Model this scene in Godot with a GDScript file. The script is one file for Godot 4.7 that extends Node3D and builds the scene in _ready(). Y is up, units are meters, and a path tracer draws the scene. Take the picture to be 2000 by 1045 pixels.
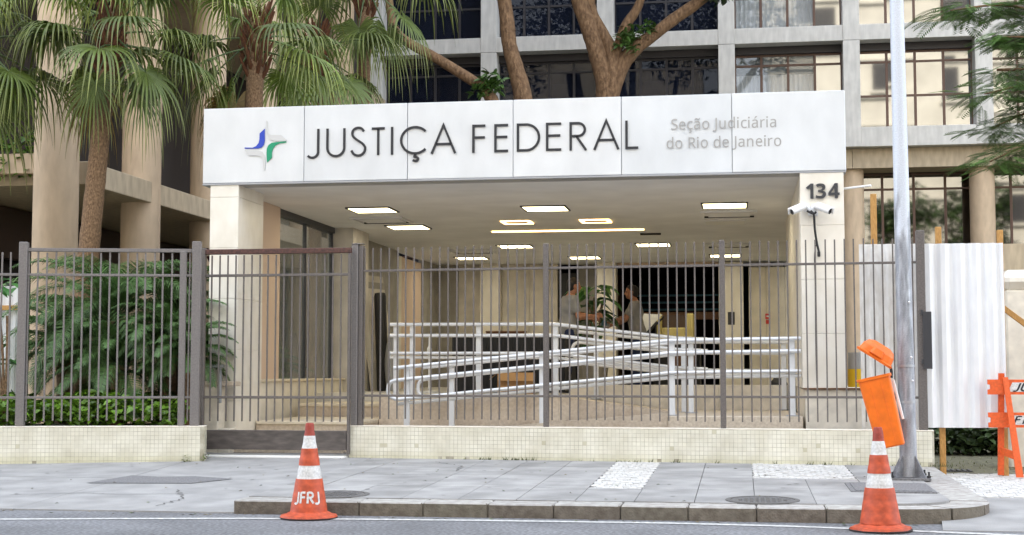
extends Node3D
# A courthouse entrance on a shaded city street: canopy with sign, fence, ramp, palms, cones.

var rng := RandomNumberGenerator.new()
var taken := {}
var mats := {}

# ---------------------------------------------------------------- mesh builder
class MB:
	var v := PackedVector3Array()
	var n := PackedVector3Array()
	var c := PackedColorArray()
	var u := PackedVector2Array()
	var col := Color(1, 1, 1)
	var xf := Transform3D()
	func put(p: Vector3, q: Vector3, w := Vector2.ZERO) -> void:
		v.append(xf * p)
		n.append((xf.basis * q).normalized())
		c.append(col)
		u.append(w)
	# a, b, d run counter-clockwise seen from outside
	func tri(a: Vector3, b: Vector3, d: Vector3) -> void:
		var q := (b - a).cross(d - a)
		if q.length_squared() < 1e-16:
			return
		q = q.normalized()
		put(a, q); put(d, q); put(b, q)
	func quad(a: Vector3, b: Vector3, d: Vector3, e: Vector3) -> void:
		var q := (d - a).cross(e - b)
		if q.length_squared() < 1e-16:
			return
		q = q.normalized()
		put(a, q); put(d, q); put(b, q)
		put(a, q); put(e, q); put(d, q)
	func squad(a: Vector3, b: Vector3, d: Vector3, e: Vector3, na: Vector3, nb: Vector3, nd: Vector3, ne: Vector3) -> void:
		put(a, na); put(d, nd); put(b, nb)
		put(a, na); put(e, ne); put(d, nd)
	func box(lo: Vector3, hi: Vector3, b := 0.0) -> void:
		var x0 := lo.x; var y0 := lo.y; var z0 := lo.z
		var x1 := hi.x; var y1 := hi.y; var z1 := hi.z
		b = minf(b, 0.45 * minf(x1 - x0, minf(y1 - y0, z1 - z0)))
		if b <= 0.0:
			quad(Vector3(x0, y0, z1), Vector3(x1, y0, z1), Vector3(x1, y1, z1), Vector3(x0, y1, z1))
			quad(Vector3(x1, y0, z0), Vector3(x0, y0, z0), Vector3(x0, y1, z0), Vector3(x1, y1, z0))
			quad(Vector3(x1, y0, z1), Vector3(x1, y0, z0), Vector3(x1, y1, z0), Vector3(x1, y1, z1))
			quad(Vector3(x0, y0, z0), Vector3(x0, y0, z1), Vector3(x0, y1, z1), Vector3(x0, y1, z0))
			quad(Vector3(x0, y1, z1), Vector3(x1, y1, z1), Vector3(x1, y1, z0), Vector3(x0, y1, z0))
			quad(Vector3(x0, y0, z0), Vector3(x1, y0, z0), Vector3(x1, y0, z1), Vector3(x0, y0, z1))
			return
		var ctr := (lo + hi) / 2.0
		var h := (hi - lo) / 2.0
		var i := h - Vector3(b, b, b)
		for ax in 3:
			var o1 := (ax + 1) % 3
			var o2 := (ax + 2) % 3
			for s in [-1.0, 1.0]:
				var f := []
				for k in [[-1, -1], [1, -1], [1, 1], [-1, 1]]:
					var p := Vector3()
					p[ax] = s * h[ax]; p[o1] = k[0] * i[o1]; p[o2] = k[1] * i[o2]
					f.append(ctr + p)
				if s > 0: quad(f[0], f[1], f[2], f[3])
				else: quad(f[3], f[2], f[1], f[0])
			for s1 in [-1.0, 1.0]:
				for s2 in [-1.0, 1.0]:
					var pa := Vector3(); var pb := Vector3(); var pc := Vector3(); var pd := Vector3()
					pa[o1] = s1 * h[o1]; pa[o2] = s2 * i[o2]; pa[ax] = -i[ax]
					pb[o1] = s1 * i[o1]; pb[o2] = s2 * h[o2]; pb[ax] = -i[ax]
					pc = pb; pc[ax] = i[ax]
					pd = pa; pd[ax] = i[ax]
					if s1 * s2 > 0: quad(ctr + pa, ctr + pb, ctr + pc, ctr + pd)
					else: quad(ctr + pd, ctr + pc, ctr + pb, ctr + pa)
		for s0 in [-1.0, 1.0]:
			for s1 in [-1.0, 1.0]:
				for s2 in [-1.0, 1.0]:
					var pa := ctr + Vector3(s0 * h.x, s1 * i.y, s2 * i.z)
					var pb := ctr + Vector3(s0 * i.x, s1 * h.y, s2 * i.z)
					var pc := ctr + Vector3(s0 * i.x, s1 * i.y, s2 * h.z)
					if s0 * s1 * s2 > 0: tri(pa, pb, pc)
					else: tri(pc, pb, pa)
	# eight corners: bottom four then top four, each ring counter-clockwise seen from above
	func hexa(p: Array) -> void:
		quad(p[3], p[2], p[1], p[0])
		quad(p[4], p[5], p[6], p[7])
		for k in 4:
			var j := (k + 1) % 4
			quad(p[k], p[j], p[4 + j], p[4 + k])
	func tube(pts: Array, rad: Array, sides := 8, caps := true) -> void:
		var m := pts.size()
		var rings := []
		var up := Vector3.UP
		for k in m:
			var t: Vector3 = (pts[mini(k + 1, m - 1)] - pts[maxi(k - 1, 0)]).normalized()
			if absf(t.dot(up)) > 0.95: up = Vector3(1, 0, 0) if absf(t.x) < 0.9 else Vector3(0, 0, 1)
			var a := up.cross(t).normalized()
			var b := t.cross(a).normalized()
			up = b
			var ring := []
			for s in sides:
				var g := TAU * s / sides
				var d := a * cos(g) + b * sin(g)
				ring.append([pts[k] + d * rad[mini(k, rad.size() - 1)], d])
			rings.append(ring)
		for k in m - 1:
			for s in sides:
				var j := (s + 1) % sides
				var A = rings[k][s]; var B = rings[k][j]; var C = rings[k + 1][j]; var D = rings[k + 1][s]
				squad(A[0], B[0], C[0], D[0], A[1], B[1], C[1], D[1])
		if caps:
			for s in range(1, sides - 1):
				tri(rings[0][0][0], rings[0][s + 1][0], rings[0][s][0])
				tri(rings[m - 1][0][0], rings[m - 1][s][0], rings[m - 1][s + 1][0])
	# profile: Vector2(radius, height) from bottom to top
	func lathe(pr: Array, sides := 24, at := Vector3.ZERO, smooth := true) -> void:
		for k in pr.size() - 1:
			var a: Vector2 = pr[k]
			var b: Vector2 = pr[k + 1]
			var sl := Vector2(b.y - a.y, a.x - b.x).normalized()
			for s in sides:
				var g0 := TAU * s / sides
				var g1 := TAU * (s + 1) / sides
				var d0 := Vector3(sin(g0), 0, cos(g0))
				var d1 := Vector3(sin(g1), 0, cos(g1))
				var n0 := d0 * sl.x + Vector3.UP * sl.y
				var n1 := d1 * sl.x + Vector3.UP * sl.y
				if not smooth:
					n0 = ((d0 + d1) * 0.5).normalized() * sl.x + Vector3.UP * sl.y
					n1 = n0
				var A := at + d0 * a.x + Vector3.UP * a.y
				var B := at + d1 * a.x + Vector3.UP * a.y
				var C := at + d1 * b.x + Vector3.UP * b.y
				var D := at + d0 * b.x + Vector3.UP * b.y
				if a.x > 1e-5:
					put(A, n0); put(C, n1); put(B, n1)
				if b.x > 1e-5:
					put(A, n0); put(D, n0); put(C, n1)
	# polygon in x, y (counter-clockwise) from z0 to z1
	func prism(poly: PackedVector2Array, z0: float, z1: float) -> void:
		if Geometry2D.is_polygon_clockwise(poly):
			poly = poly.duplicate()
			poly.reverse()
		var ix := Geometry2D.triangulate_polygon(poly)
		for k in range(0, ix.size(), 3):
			var a := poly[ix[k]]; var b := poly[ix[k + 1]]; var d := poly[ix[k + 2]]
			if (b - a).cross(d - a) < 0:
				var t := b; b = d; d = t
			tri(Vector3(a.x, a.y, z1), Vector3(b.x, b.y, z1), Vector3(d.x, d.y, z1))
			tri(Vector3(d.x, d.y, z0), Vector3(b.x, b.y, z0), Vector3(a.x, a.y, z0))
		for k in poly.size():
			var a := poly[k]; var b := poly[(k + 1) % poly.size()]
			quad(Vector3(a.x, a.y, z0), Vector3(b.x, b.y, z0), Vector3(b.x, b.y, z1), Vector3(a.x, a.y, z1))
	func mesh() -> ArrayMesh:
		var a := []
		a.resize(Mesh.ARRAY_MAX)
		a[Mesh.ARRAY_VERTEX] = v
		a[Mesh.ARRAY_NORMAL] = n
		a[Mesh.ARRAY_COLOR] = c
		a[Mesh.ARRAY_TEX_UV] = u
		var m := ArrayMesh.new()
		m.add_surface_from_arrays(Mesh.PRIMITIVE_TRIANGLES, a)
		return m

# ---------------------------------------------------------------- scene helpers
func numbered(called: String) -> String:
	var k: int = taken.get(called, -1) + 1
	taken[called] = k
	return called if k == 0 else "%s_%03d" % [called, k]

func tag(o: Node3D, label := "", category := "", group := "", kind := "") -> void:
	if label: o.set_meta("label", label)
	if category: o.set_meta("category", category)
	if group: o.set_meta("group", group)
	if kind: o.set_meta("kind", kind)

func thing(called: String, label: String, category: String, at := Vector3.ZERO, turn := 0.0, group := "") -> Node3D:
	var o := Node3D.new()
	o.name = numbered(called)
	add_child(o)
	o.position = at
	o.rotation.y = turn
	tag(o, label, category, group)
	return o

func put_mesh(called: String, mesh: Mesh, m: Material, parent: Node3D = null) -> MeshInstance3D:
	var o := MeshInstance3D.new()
	o.mesh = mesh
	o.material_override = m
	if parent == null:
		o.name = numbered(called)
		add_child(o)
	else:
		o.name = called
		parent.add_child(o, true)
	return o

func obj(called: String, b: MB, m: Material, parent: Node3D = null) -> MeshInstance3D:
	return put_mesh(called, b.mesh(), m, parent)

func bx(called: String, lo: Vector3, hi: Vector3, m: Material, parent: Node3D = null, bev := 0.0) -> MeshInstance3D:
	var b := MB.new()
	b.box(lo, hi, bev)
	return obj(called, b, m, parent)

func struct(called: String, b: MB, m: Material, label := "") -> MeshInstance3D:
	var o := obj(called, b, m)
	tag(o, label, "", "", "structure")
	return o

func dup(o: Node3D, at: Vector3, turn: float, label := "") -> Node3D:
	var c: Node3D = o.duplicate()
	c.name = numbered(String(o.name).rstrip("0123456789").rstrip("_"))
	add_child(c)
	c.position = at
	c.rotation.y = turn
	if label: c.set_meta("label", label)
	return c

func lin(r: float, g: float, b: float) -> Color:
	return Color(r, g, b).linear_to_srgb()

func ntex(sd: int, freq: float, lo: Color, hi: Color, oct := 4, size := 512, kind := FastNoiseLite.TYPE_SIMPLEX_SMOOTH, mid := -1.0) -> NoiseTexture2D:
	var f := FastNoiseLite.new()
	f.seed = sd
	f.noise_type = kind
	f.frequency = freq
	f.fractal_octaves = oct
	var t := NoiseTexture2D.new()
	t.width = size
	t.height = size
	t.seamless = true
	t.noise = f
	var g := Gradient.new()
	g.set_color(0, lo)
	g.set_color(1, hi)
	if mid > 0.0: g.add_point(mid, hi)
	t.color_ramp = g
	return t

func ntex_n(sd: int, freq: float, strength: float, oct := 4, size := 512) -> NoiseTexture2D:
	var f := FastNoiseLite.new()
	f.seed = sd
	f.frequency = freq
	f.fractal_octaves = oct
	var t := NoiseTexture2D.new()
	t.width = size
	t.height = size
	t.seamless = true
	t.noise = f
	t.as_normal_map = true
	t.bump_strength = strength
	return t

func mat(called: String, c: Color, rough := 0.7, metal := 0.0, o := {}) -> StandardMaterial3D:
	var m := StandardMaterial3D.new()
	m.resource_name = called
	m.albedo_color = c
	m.roughness = rough
	m.metallic = metal
	if o.has("spec"): m.metallic_specular = o.spec
	if o.has("vc"): m.vertex_color_use_as_albedo = true
	if o.has("tex"):
		m.albedo_texture = o.tex
		m.uv1_triplanar = true
		m.uv1_world_triplanar = not o.has("local")
		m.uv1_scale = o.get("scale", Vector3.ONE)
	if o.has("normal"):
		m.normal_enabled = true
		m.normal_texture = o.normal
		m.normal_scale = o.get("ns", 0.5)
		m.uv1_triplanar = true
		m.uv1_world_triplanar = not o.has("local")
		m.uv1_scale = o.get("scale", Vector3.ONE)
	if o.has("detail"):
		m.detail_enabled = true
		m.detail_blend_mode = BaseMaterial3D.BLEND_MODE_MUL
		m.detail_albedo = o.detail
		m.uv2_triplanar = true
		m.uv2_world_triplanar = not o.has("local")
		m.uv2_scale = o.get("dscale", Vector3.ONE)
		m.detail_uv_layer = BaseMaterial3D.DETAIL_UV_2
	if o.has("back"):
		m.backlight_enabled = true
		m.backlight = o.back
	if o.has("glow"):
		m.emission_enabled = true
		m.emission = o.glow
		m.emission_energy_multiplier = o.get("power", 1.0)
	if o.has("coat"):
		m.clearcoat_enabled = true
		m.clearcoat = o.coat
		m.clearcoat_roughness = 0.2
	mats[called] = m
	return m

func glass(called: String, c: Color, alpha: float) -> StandardMaterial3D:
	var m := StandardMaterial3D.new()
	m.resource_name = called
	m.albedo_color = Color(c.r, c.g, c.b, alpha)
	m.roughness = 0.02
	if alpha > 0.3: m.metallic_specular = 0.3
	m.transparency = BaseMaterial3D.TRANSPARENCY_ALPHA
	mats[called] = m
	return m

func grey(x: float) -> Color:
	return Color(x, x, x)

func smooth_path(p: Array, steps := 5) -> Array:
	var out := []
	for k in p.size() - 1:
		var a: Vector3 = p[maxi(k - 1, 0)]; var b: Vector3 = p[k]; var c: Vector3 = p[k + 1]; var d: Vector3 = p[mini(k + 2, p.size() - 1)]
		for s in steps:
			out.append(b.cubic_interpolate(c, a, d, float(s) / steps))
	out.append(p[p.size() - 1])
	return out

func smooth_radii(r: Array, steps := 5, wob := 0.0) -> Array:
	var out := []
	for k in r.size() - 1:
		for s in steps:
			out.append(lerpf(r[k], r[k + 1], float(s) / steps) * (1.0 + rng.randf_range(-wob, wob)))
	out.append(r[r.size() - 1])
	return out

func v3(a: Array) -> Array:
	var o := []
	for p in a: o.append(Vector3(p[0], p[1], p[2]))
	return o

# ---------------------------------------------------------------- lettering
func arc(cx: float, cy: float, rx: float, ry: float, a0: float, a1: float, k := 14) -> Array:
	var o := []
	for i in k + 1:
		var g := deg_to_rad(lerpf(a0, a1, float(i) / k))
		o.append(Vector2(cx + rx * cos(g), cy + ry * sin(g)))
	return o

func curve2(p: Array) -> Array:
	var o := []
	for k in p.size() - 1:
		var a: Vector2 = p[maxi(k - 1, 0)]; var b: Vector2 = p[k]; var c: Vector2 = p[k + 1]; var d: Vector2 = p[mini(k + 2, p.size() - 1)]
		for s in 4: o.append(b.cubic_interpolate(c, a, d, s / 4.0))
	o.append(p[p.size() - 1])
	return o

# strokes of a capital of height 1
func glyph(ch: String) -> Array:
	match ch:
		"J": return [[Vector2(0.40, 1)] + arc(0.20, 0.17, 0.20, 0.21, 0, -140)]
		"U": return [[Vector2(0.0, 1)] + arc(0.31, 0.30, 0.31, 0.30, 180, 360, 18) + [Vector2(0.62, 1)]]
		"S": return [curve2([Vector2(0.46, 0.87), Vector2(0.38, 0.97), Vector2(0.26, 1.0), Vector2(0.13, 0.96), Vector2(0.055, 0.85), Vector2(0.07, 0.71), Vector2(0.17, 0.60), Vector2(0.30, 0.51), Vector2(0.43, 0.41), Vector2(0.51, 0.28), Vector2(0.48, 0.13), Vector2(0.38, 0.03), Vector2(0.25, 0.0), Vector2(0.11, 0.05), Vector2(0.02, 0.19)])]
		"T": return [[Vector2(0, 0.955), Vector2(0.54, 0.955)], [Vector2(0.27, 0.95), Vector2(0.27, 0)]]
		"I": return [[Vector2(0.05, 1), Vector2(0.05, 0)]]
		"C": return [arc(0.5, 0.5, 0.48, 0.47, 42, 318, 26)]
		"Ç": return [arc(0.5, 0.5, 0.48, 0.47, 42, 318, 26), curve2([Vector2(0.52, 0.0), Vector2(0.48, -0.09), Vector2(0.58, -0.12), Vector2(0.60, -0.19), Vector2(0.52, -0.24), Vector2(0.42, -0.21)])]
		"A": return [[Vector2(0.03, 0), Vector2(0.43, 1.02), Vector2(0.83, 0)], [Vector2(0.18, 0.34), Vector2(0.68, 0.34)]]
		"F": return [[Vector2(0.05, 0), Vector2(0.05, 1)], [Vector2(0.09, 0.955), Vector2(0.48, 0.955)], [Vector2(0.09, 0.54), Vector2(0.46, 0.54)]]
		"E": return [[Vector2(0.05, 0), Vector2(0.05, 1)], [Vector2(0.09, 0.955), Vector2(0.52, 0.955)], [Vector2(0.09, 0.54), Vector2(0.49, 0.54)], [Vector2(0.09, 0.045), Vector2(0.52, 0.045)]]
		"D": return [[Vector2(0.05, 0), Vector2(0.05, 1)], [Vector2(0.09, 0.955), Vector2(0.30, 0.955)] + arc(0.34, 0.5, 0.44, 0.455, 85, -85, 20) + [Vector2(0.30, 0.045), Vector2(0.09, 0.045)]]
		"R": return [[Vector2(0.05, 0), Vector2(0.05, 1)], [Vector2(0.09, 0.955), Vector2(0.26, 0.955)] + arc(0.30, 0.73, 0.23, 0.225, 85, -85, 14) + [Vector2(0.09, 0.505)], [Vector2(0.24, 0.50), Vector2(0.57, 0)]]
		"L": return [[Vector2(0.05, 1), Vector2(0.05, 0)], [Vector2(0.09, 0.045), Vector2(0.46, 0.045)]]
	return []

func ribbon(p: Array, w: float) -> Array:
	var L := []
	for k in p.size():
		var a: Vector2 = p[k] - p[maxi(k - 1, 0)]
		var b: Vector2 = p[mini(k + 1, p.size() - 1)] - p[k]
		if a.length() < 1e-6: a = b
		if b.length() < 1e-6: b = a
		var na := Vector2(-a.y, a.x).normalized()
		var nb := Vector2(-b.y, b.x).normalized()
		var m := (na + nb).normalized()
		var s := w / 2.0 / maxf(0.45, m.dot(na))
		L.append([p[k] + m * s, p[k] - m * s])
	return L

# one letter as raised strokes; place: (x, y, height) -> Vector3
func letter_mesh(b: MB, ch: String, w: float, x0: float, y0: float, sx: float, sy: float, shear := 0.0, depth := 0.02, zbase := 0.0) -> void:
	var z := zbase
	for st in glyph(ch):
		var L := ribbon(st, w)
		for k in L.size() - 1:
			var q := []
			for e in [L[k][1], L[k + 1][1], L[k + 1][0], L[k][0]]:
				q.append(Vector2(x0 + (e.x + shear * e.y) * sx, y0 + e.y * sy))
			if (q[1] - q[0]).cross(q[2] - q[0]) < 0: q.reverse()
			b.quad(Vector3(q[0].x, q[0].y, z + depth), Vector3(q[1].x, q[1].y, z + depth), Vector3(q[2].x, q[2].y, z + depth), Vector3(q[3].x, q[3].y, z + depth))
			for j in 4:
				var g: Vector2 = q[j]; var h: Vector2 = q[(j + 1) % 4]
				b.quad(Vector3(g.x, g.y, z), Vector3(h.x, h.y, z), Vector3(h.x, h.y, z + depth), Vector3(g.x, g.y, z + depth))
		depth -= 0.0008

func text_line(called: String, s: String, bold: bool, width: float, at: Vector3, m: Material, parent: Node3D, depth := 0.006) -> MeshInstance3D:
	var t := TextMesh.new()
	var f := SystemFont.new()
	f.font_names = PackedStringArray(["Droid Sans"])
	if bold: f.font_weight = 700
	t.font = f
	t.font_size = 64
	t.pixel_size = 0.01
	t.depth = depth
	t.text = s
	t.horizontal_alignment = HORIZONTAL_ALIGNMENT_LEFT
	t.vertical_alignment = VERTICAL_ALIGNMENT_BOTTOM
	var bb := t.get_aabb()
	t.pixel_size = 0.01 * width / bb.size.x
	t.depth = depth
	var o := put_mesh(called, t, m, parent)
	bb = t.get_aabb()
	o.position = at - Vector3(bb.position.x, bb.position.y, bb.position.z)
	return o

# ---------------------------------------------------------------- materials
func make_mats() -> void:
	mat("asphalt", lin(0.36, 0.365, 0.385), 0.8, 0, {"tex": ntex(1, 0.05, grey(0.55), grey(1.0), 5), "scale": Vector3.ONE * 0.9, "detail": ntex(2, 0.012, grey(0.78), grey(1.0), 3), "dscale": Vector3.ONE * 0.13, "normal": ntex_n(3, 0.2, 6.0), "ns": 0.4})
	mat("dirt", lin(0.24, 0.225, 0.14), 0.95, 0, {"tex": ntex(4, 0.03, grey(0.5), grey(1.0)), "scale": Vector3.ONE * 0.6})
	mat("paint_white", lin(0.74, 0.74, 0.72), 0.6, 0, {"tex": ntex(5, 0.04, grey(0.68), grey(1.0), 5), "scale": Vector3.ONE * 0.8})
	var slabtex := ntex(6, 0.011, grey(0.76), grey(1.0), 6)
	var fine := ntex(7, 0.25, grey(0.86), grey(1.0), 2)
	for k in 4:
		var s: float = [0.395, 0.42, 0.44, 0.405][k]
		mat("slab%d" % k, lin(s * 1.03, s * 1.01, s * 0.985), 0.8, 0, {"tex": slabtex, "scale": Vector3(0.31, 0.31, 0.31), "detail": fine, "dscale": Vector3.ONE * 0.7})
	mat("driveway", lin(0.415, 0.408, 0.40), 0.85, 0, {"tex": ntex(8, 0.012, grey(0.82), grey(1.0), 6), "scale": Vector3.ONE * 0.3, "detail": fine, "dscale": Vector3.ONE * 0.7})
	mat("mortar", lin(0.11, 0.105, 0.10), 0.95)
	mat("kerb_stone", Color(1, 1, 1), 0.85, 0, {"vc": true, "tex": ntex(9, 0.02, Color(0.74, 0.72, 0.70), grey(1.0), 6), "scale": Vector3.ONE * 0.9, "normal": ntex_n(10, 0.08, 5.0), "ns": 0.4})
	mat("white_stone", Color(1, 1, 1), 0.75, 0, {"vc": true})
	mat("iron", lin(0.22, 0.215, 0.215), 0.6, 0.3, {"tex": ntex(11, 0.06, grey(0.6), grey(1.0)), "scale": Vector3.ONE * 2.0})
	mat("patch", lin(0.25, 0.245, 0.25), 0.95, 0, {"tex": ntex(12, 0.06, grey(0.62), grey(1.0)), "scale": Vector3.ONE * 1.2})
	mat("tile", Color(1, 1, 1), 0.35, 0, {"vc": true, "detail": ntex(13, 0.01, Color(0.88, 0.87, 0.84), grey(1.0), 5), "dscale": Vector3(0.5, 0.5, 0.5)})
	mat("grout", lin(0.60, 0.575, 0.49), 0.9, 0, {"tex": ntex(14, 0.02, Color(0.62, 0.60, 0.54), grey(1.0), 4), "scale": Vector3.ONE * 0.6})
	mat("fence_paint", lin(0.155, 0.135, 0.125), 0.5, 0.0, {"tex": ntex(15, 0.05, grey(0.75), grey(1.0)), "scale": Vector3.ONE * 1.5})
	mat("fence_light", lin(0.205, 0.187, 0.18), 0.45, 0.1, {"tex": ntex(16, 0.05, grey(0.8), grey(1.0)), "scale": Vector3.ONE * 1.5})
	mat("rust_paint", lin(0.14, 0.055, 0.04), 0.6, 0.0, {"tex": ntex(17, 0.03, grey(0.5), grey(1.0)), "scale": Vector3.ONE * 1.5})
	mat("gate_plate", lin(0.125, 0.105, 0.095), 0.55, 0.0, {"tex": ntex(18, 0.02, grey(0.65), grey(1.0), 5), "scale": Vector3(0.4, 1.4, 0.4)})
	mat("sign_white", lin(0.71, 0.73, 0.745), 0.3, 0.12, {"tex": ntex(20, 0.006, grey(0.94), grey(1.0), 3), "scale": Vector3.ONE * 0.3})
	for k in 3: mat("sign_panel%d" % k, lin(0.71 * [1.0, 0.975, 1.02][k], 0.73 * [1.0, 0.98, 1.015][k], 0.745 * [1.0, 0.985, 1.01][k]), 0.3, 0.1, {"tex": ntex(20, 0.006, grey(0.94), grey(1.0), 3), "scale": Vector3.ONE * 0.3, "detail": ntex(19, 0.012, grey(0.965), grey(1.0), 3), "dscale": Vector3(0.5, 0.2, 1.0)})
	mat("sign_edge", lin(0.35, 0.36, 0.38), 0.4, 0.3)
	mat("ink_black", lin(0.012, 0.014, 0.02), 0.4)
	mat("ink_grey", lin(0.36, 0.35, 0.335), 0.5)
	mat("brand_blue", lin(0.012, 0.05, 0.42), 0.4)
	mat("brand_green", lin(0.0, 0.26, 0.13), 0.4)
	mat("brand_silver", lin(0.55, 0.55, 0.54), 0.4)
	mat("number_grey", lin(0.045, 0.045, 0.05), 0.45, 0.2)
	mat("marble", lin(0.84, 0.80, 0.72), 0.38, 0, {"tex": ntex(21, 0.012, Color(0.93, 0.92, 0.90), grey(1.0), 6), "scale": Vector3(0.5, 0.35, 0.5)})
	mat("cream_wall", lin(0.80, 0.75, 0.65), 0.6, 0, {"tex": ntex(22, 0.01, grey(0.88), grey(1.0), 4), "scale": Vector3.ONE * 0.4})
	mat("cream_panel", lin(0.80, 0.735, 0.60), 0.45, 0, {"tex": ntex(22, 0.01, grey(0.88), grey(1.0), 4), "scale": Vector3.ONE * 0.4})
	mat("peach", lin(0.60, 0.46, 0.36), 0.7)
	mat("tan_panel", lin(0.66, 0.61, 0.53), 0.6, 0, {"tex": ntex(23, 0.012, grey(0.86), grey(1.0), 4), "scale": Vector3.ONE * 0.4})
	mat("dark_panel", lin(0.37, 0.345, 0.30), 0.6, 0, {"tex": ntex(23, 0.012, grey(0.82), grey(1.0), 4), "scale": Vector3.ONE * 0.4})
	mat("ceiling", lin(0.78, 0.78, 0.78), 0.85, 0, {"tex": ntex(24, 0.006, grey(0.93), grey(1.0), 3), "scale": Vector3.ONE * 0.3})
	mat("floor_stone", lin(0.60, 0.585, 0.555), 0.4)
	mat("stone_side", lin(0.80, 0.71, 0.59), 0.85, 0, {"tex": ntex(25, 0.05, Color(0.84, 0.82, 0.80), grey(1.0), 6), "scale": Vector3.ONE * 0.7, "detail": ntex(26, 0.008, Color(0.86, 0.84, 0.82), grey(1.0), 4), "dscale": Vector3(0.5, 0.12, 0.5), "normal": ntex_n(27, 0.15, 4.0), "ns": 0.3})
	mat("ramp_top", lin(0.74, 0.66, 0.55), 0.9, 0, {"tex": ntex(25, 0.05, Color(0.84, 0.82, 0.80), grey(1.0), 6), "scale": Vector3.ONE * 0.9})
	mat("cream_plinth", lin(0.84, 0.775, 0.66), 0.6, 0, {"tex": ntex(28, 0.02, grey(0.85), grey(1.0), 5), "scale": Vector3.ONE * 0.5})
	mat("step_nosing", lin(0.80, 0.71, 0.56), 0.6, 0, {"tex": ntex(28, 0.02, grey(0.85), grey(1.0), 5), "scale": Vector3.ONE * 0.5})
	mat("rail_steel", lin(0.74, 0.76, 0.79), 0.28, 0.25)
	mat("black", lin(0.012, 0.012, 0.014), 0.6)
	mat("dark_metal", lin(0.05, 0.05, 0.055), 0.45, 0.4)
	mat("bronze", lin(0.085, 0.055, 0.04), 0.45, 0.3)
	mat("brown_wood", lin(0.20, 0.085, 0.03), 0.55, 0, {"tex": ntex(29, 0.03, grey(0.7), grey(1.0)), "scale": Vector3(0.5, 3, 3)})
	mat("lumber", lin(0.62, 0.36, 0.12), 0.75, 0, {"tex": ntex(30, 0.04, Color(0.72, 0.66, 0.58), grey(1.0), 4), "scale": Vector3(6, 0.6, 6)})
	mat("facade", lin(0.66, 0.64, 0.60), 0.8, 0, {"tex": ntex(31, 0.02, grey(0.9), grey(1.0), 4), "scale": Vector3(0.6, 0.1, 0.6), "detail": ntex(32, 0.02, grey(0.93), grey(1.0), 4), "dscale": Vector3.ONE * 0.2})
	mat("facade_tan", lin(0.52, 0.42, 0.29), 0.8, 0, {"tex": ntex(31, 0.02, grey(0.85), grey(1.0), 4), "scale": Vector3(0.6, 0.15, 0.6)})
	mat("column", lin(0.60, 0.455, 0.31), 0.75, 0, {"tex": ntex(33, 0.015, grey(0.86), grey(1.0), 5), "scale": Vector3(0.7, 0.2, 0.7)})
	mat("window_frame", lin(0.10, 0.055, 0.038), 0.5, 0.2)
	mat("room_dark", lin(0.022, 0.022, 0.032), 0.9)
	mat("wing_dark", lin(0.03, 0.022, 0.018), 0.9)
	mat("curtain", lin(0.40, 0.41, 0.42), 0.9, 0, {"back": Color(0.2, 0.2, 0.2)})
	mat("blind_brown", lin(0.13, 0.105, 0.10), 0.9)
	mat("neighbour_wall", lin(0.46, 0.43, 0.39), 0.85)
	mat("frame_dark", lin(0.018, 0.014, 0.016), 0.5)
	glass("dark_glass", lin(0.010, 0.013, 0.024), 0.7)
	glass("clear_glass", lin(0.6, 0.65, 0.65), 0.12)
	glass("hall_glass", lin(0.20, 0.23, 0.23), 0.25)
	mat("mirror_glass", lin(0.27, 0.275, 0.28), 0.03, 1.0)
	mat("mirror_low", lin(0.21, 0.21, 0.21), 0.03, 1.0)
	mat("opposite_wall", lin(0.70, 0.67, 0.60), 0.8, 0, {"tex": ntex(34, 0.01, grey(0.88), grey(1.0), 4), "scale": Vector3.ONE * 0.1})
	mat("sheet_white", lin(0.78, 0.79, 0.80), 0.32, 0.1, {"tex": ntex(35, 0.012, Color(0.94, 0.94, 0.95), grey(1.0), 5), "scale": Vector3(0.9, 0.35, 0.9)})
	mat("sheet_old", lin(0.84, 0.845, 0.85), 0.45, 0.1, {"tex": ntex(36, 0.02, Color(0.84, 0.82, 0.79), grey(1.0), 5), "scale": Vector3(0.9, 0.35, 0.9)})
	mat("pole_top", lin(0.68, 0.72, 0.78), 0.35, 0.1, {"tex": ntex(37, 0.02, grey(0.92), grey(1.0)), "scale": Vector3.ONE})
	mat("pole_low", lin(0.40, 0.41, 0.45), 0.5, 0.1, {"tex": ntex(38, 0.022, grey(0.62), grey(1.0), 5), "scale": Vector3(1.6, 0.9, 1.6), "detail": ntex(39, 0.08, grey(0.7), grey(1.0), 3), "dscale": Vector3.ONE * 1.5})
	mat("bin_orange", lin(0.88, 0.17, 0.003), 0.40, 0, {"tex": ntex(40, 0.01, grey(0.86), grey(1.0), 5), "scale": Vector3.ONE * 1.2, "local": true})
	mat("bin_orange_lid", lin(0.80, 0.15, 0.006), 0.38, 0, {"tex": ntex(40, 0.02, grey(0.9), grey(1.0)), "scale": Vector3.ONE * 1.2, "local": true})
	mat("cone_orange", lin(0.66, 0.10, 0.03), 0.55, 0, {"tex": ntex(41, 0.014, Color(0.68, 0.66, 0.65), grey(1.0), 5), "scale": Vector3.ONE * 2.0})
	mat("cone_white", lin(0.78, 0.77, 0.75), 0.45, 0, {"tex": ntex(42, 0.03, grey(0.72), grey(1.0), 5), "scale": Vector3.ONE * 2.5})
	mat("cone_top", lin(0.42, 0.06, 0.035), 0.6, 0, {"tex": ntex(41, 0.03, grey(0.7), grey(1.0), 5), "scale": Vector3.ONE * 2.0})
	mat("rubber", lin(0.03, 0.02, 0.02), 0.8)
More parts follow.
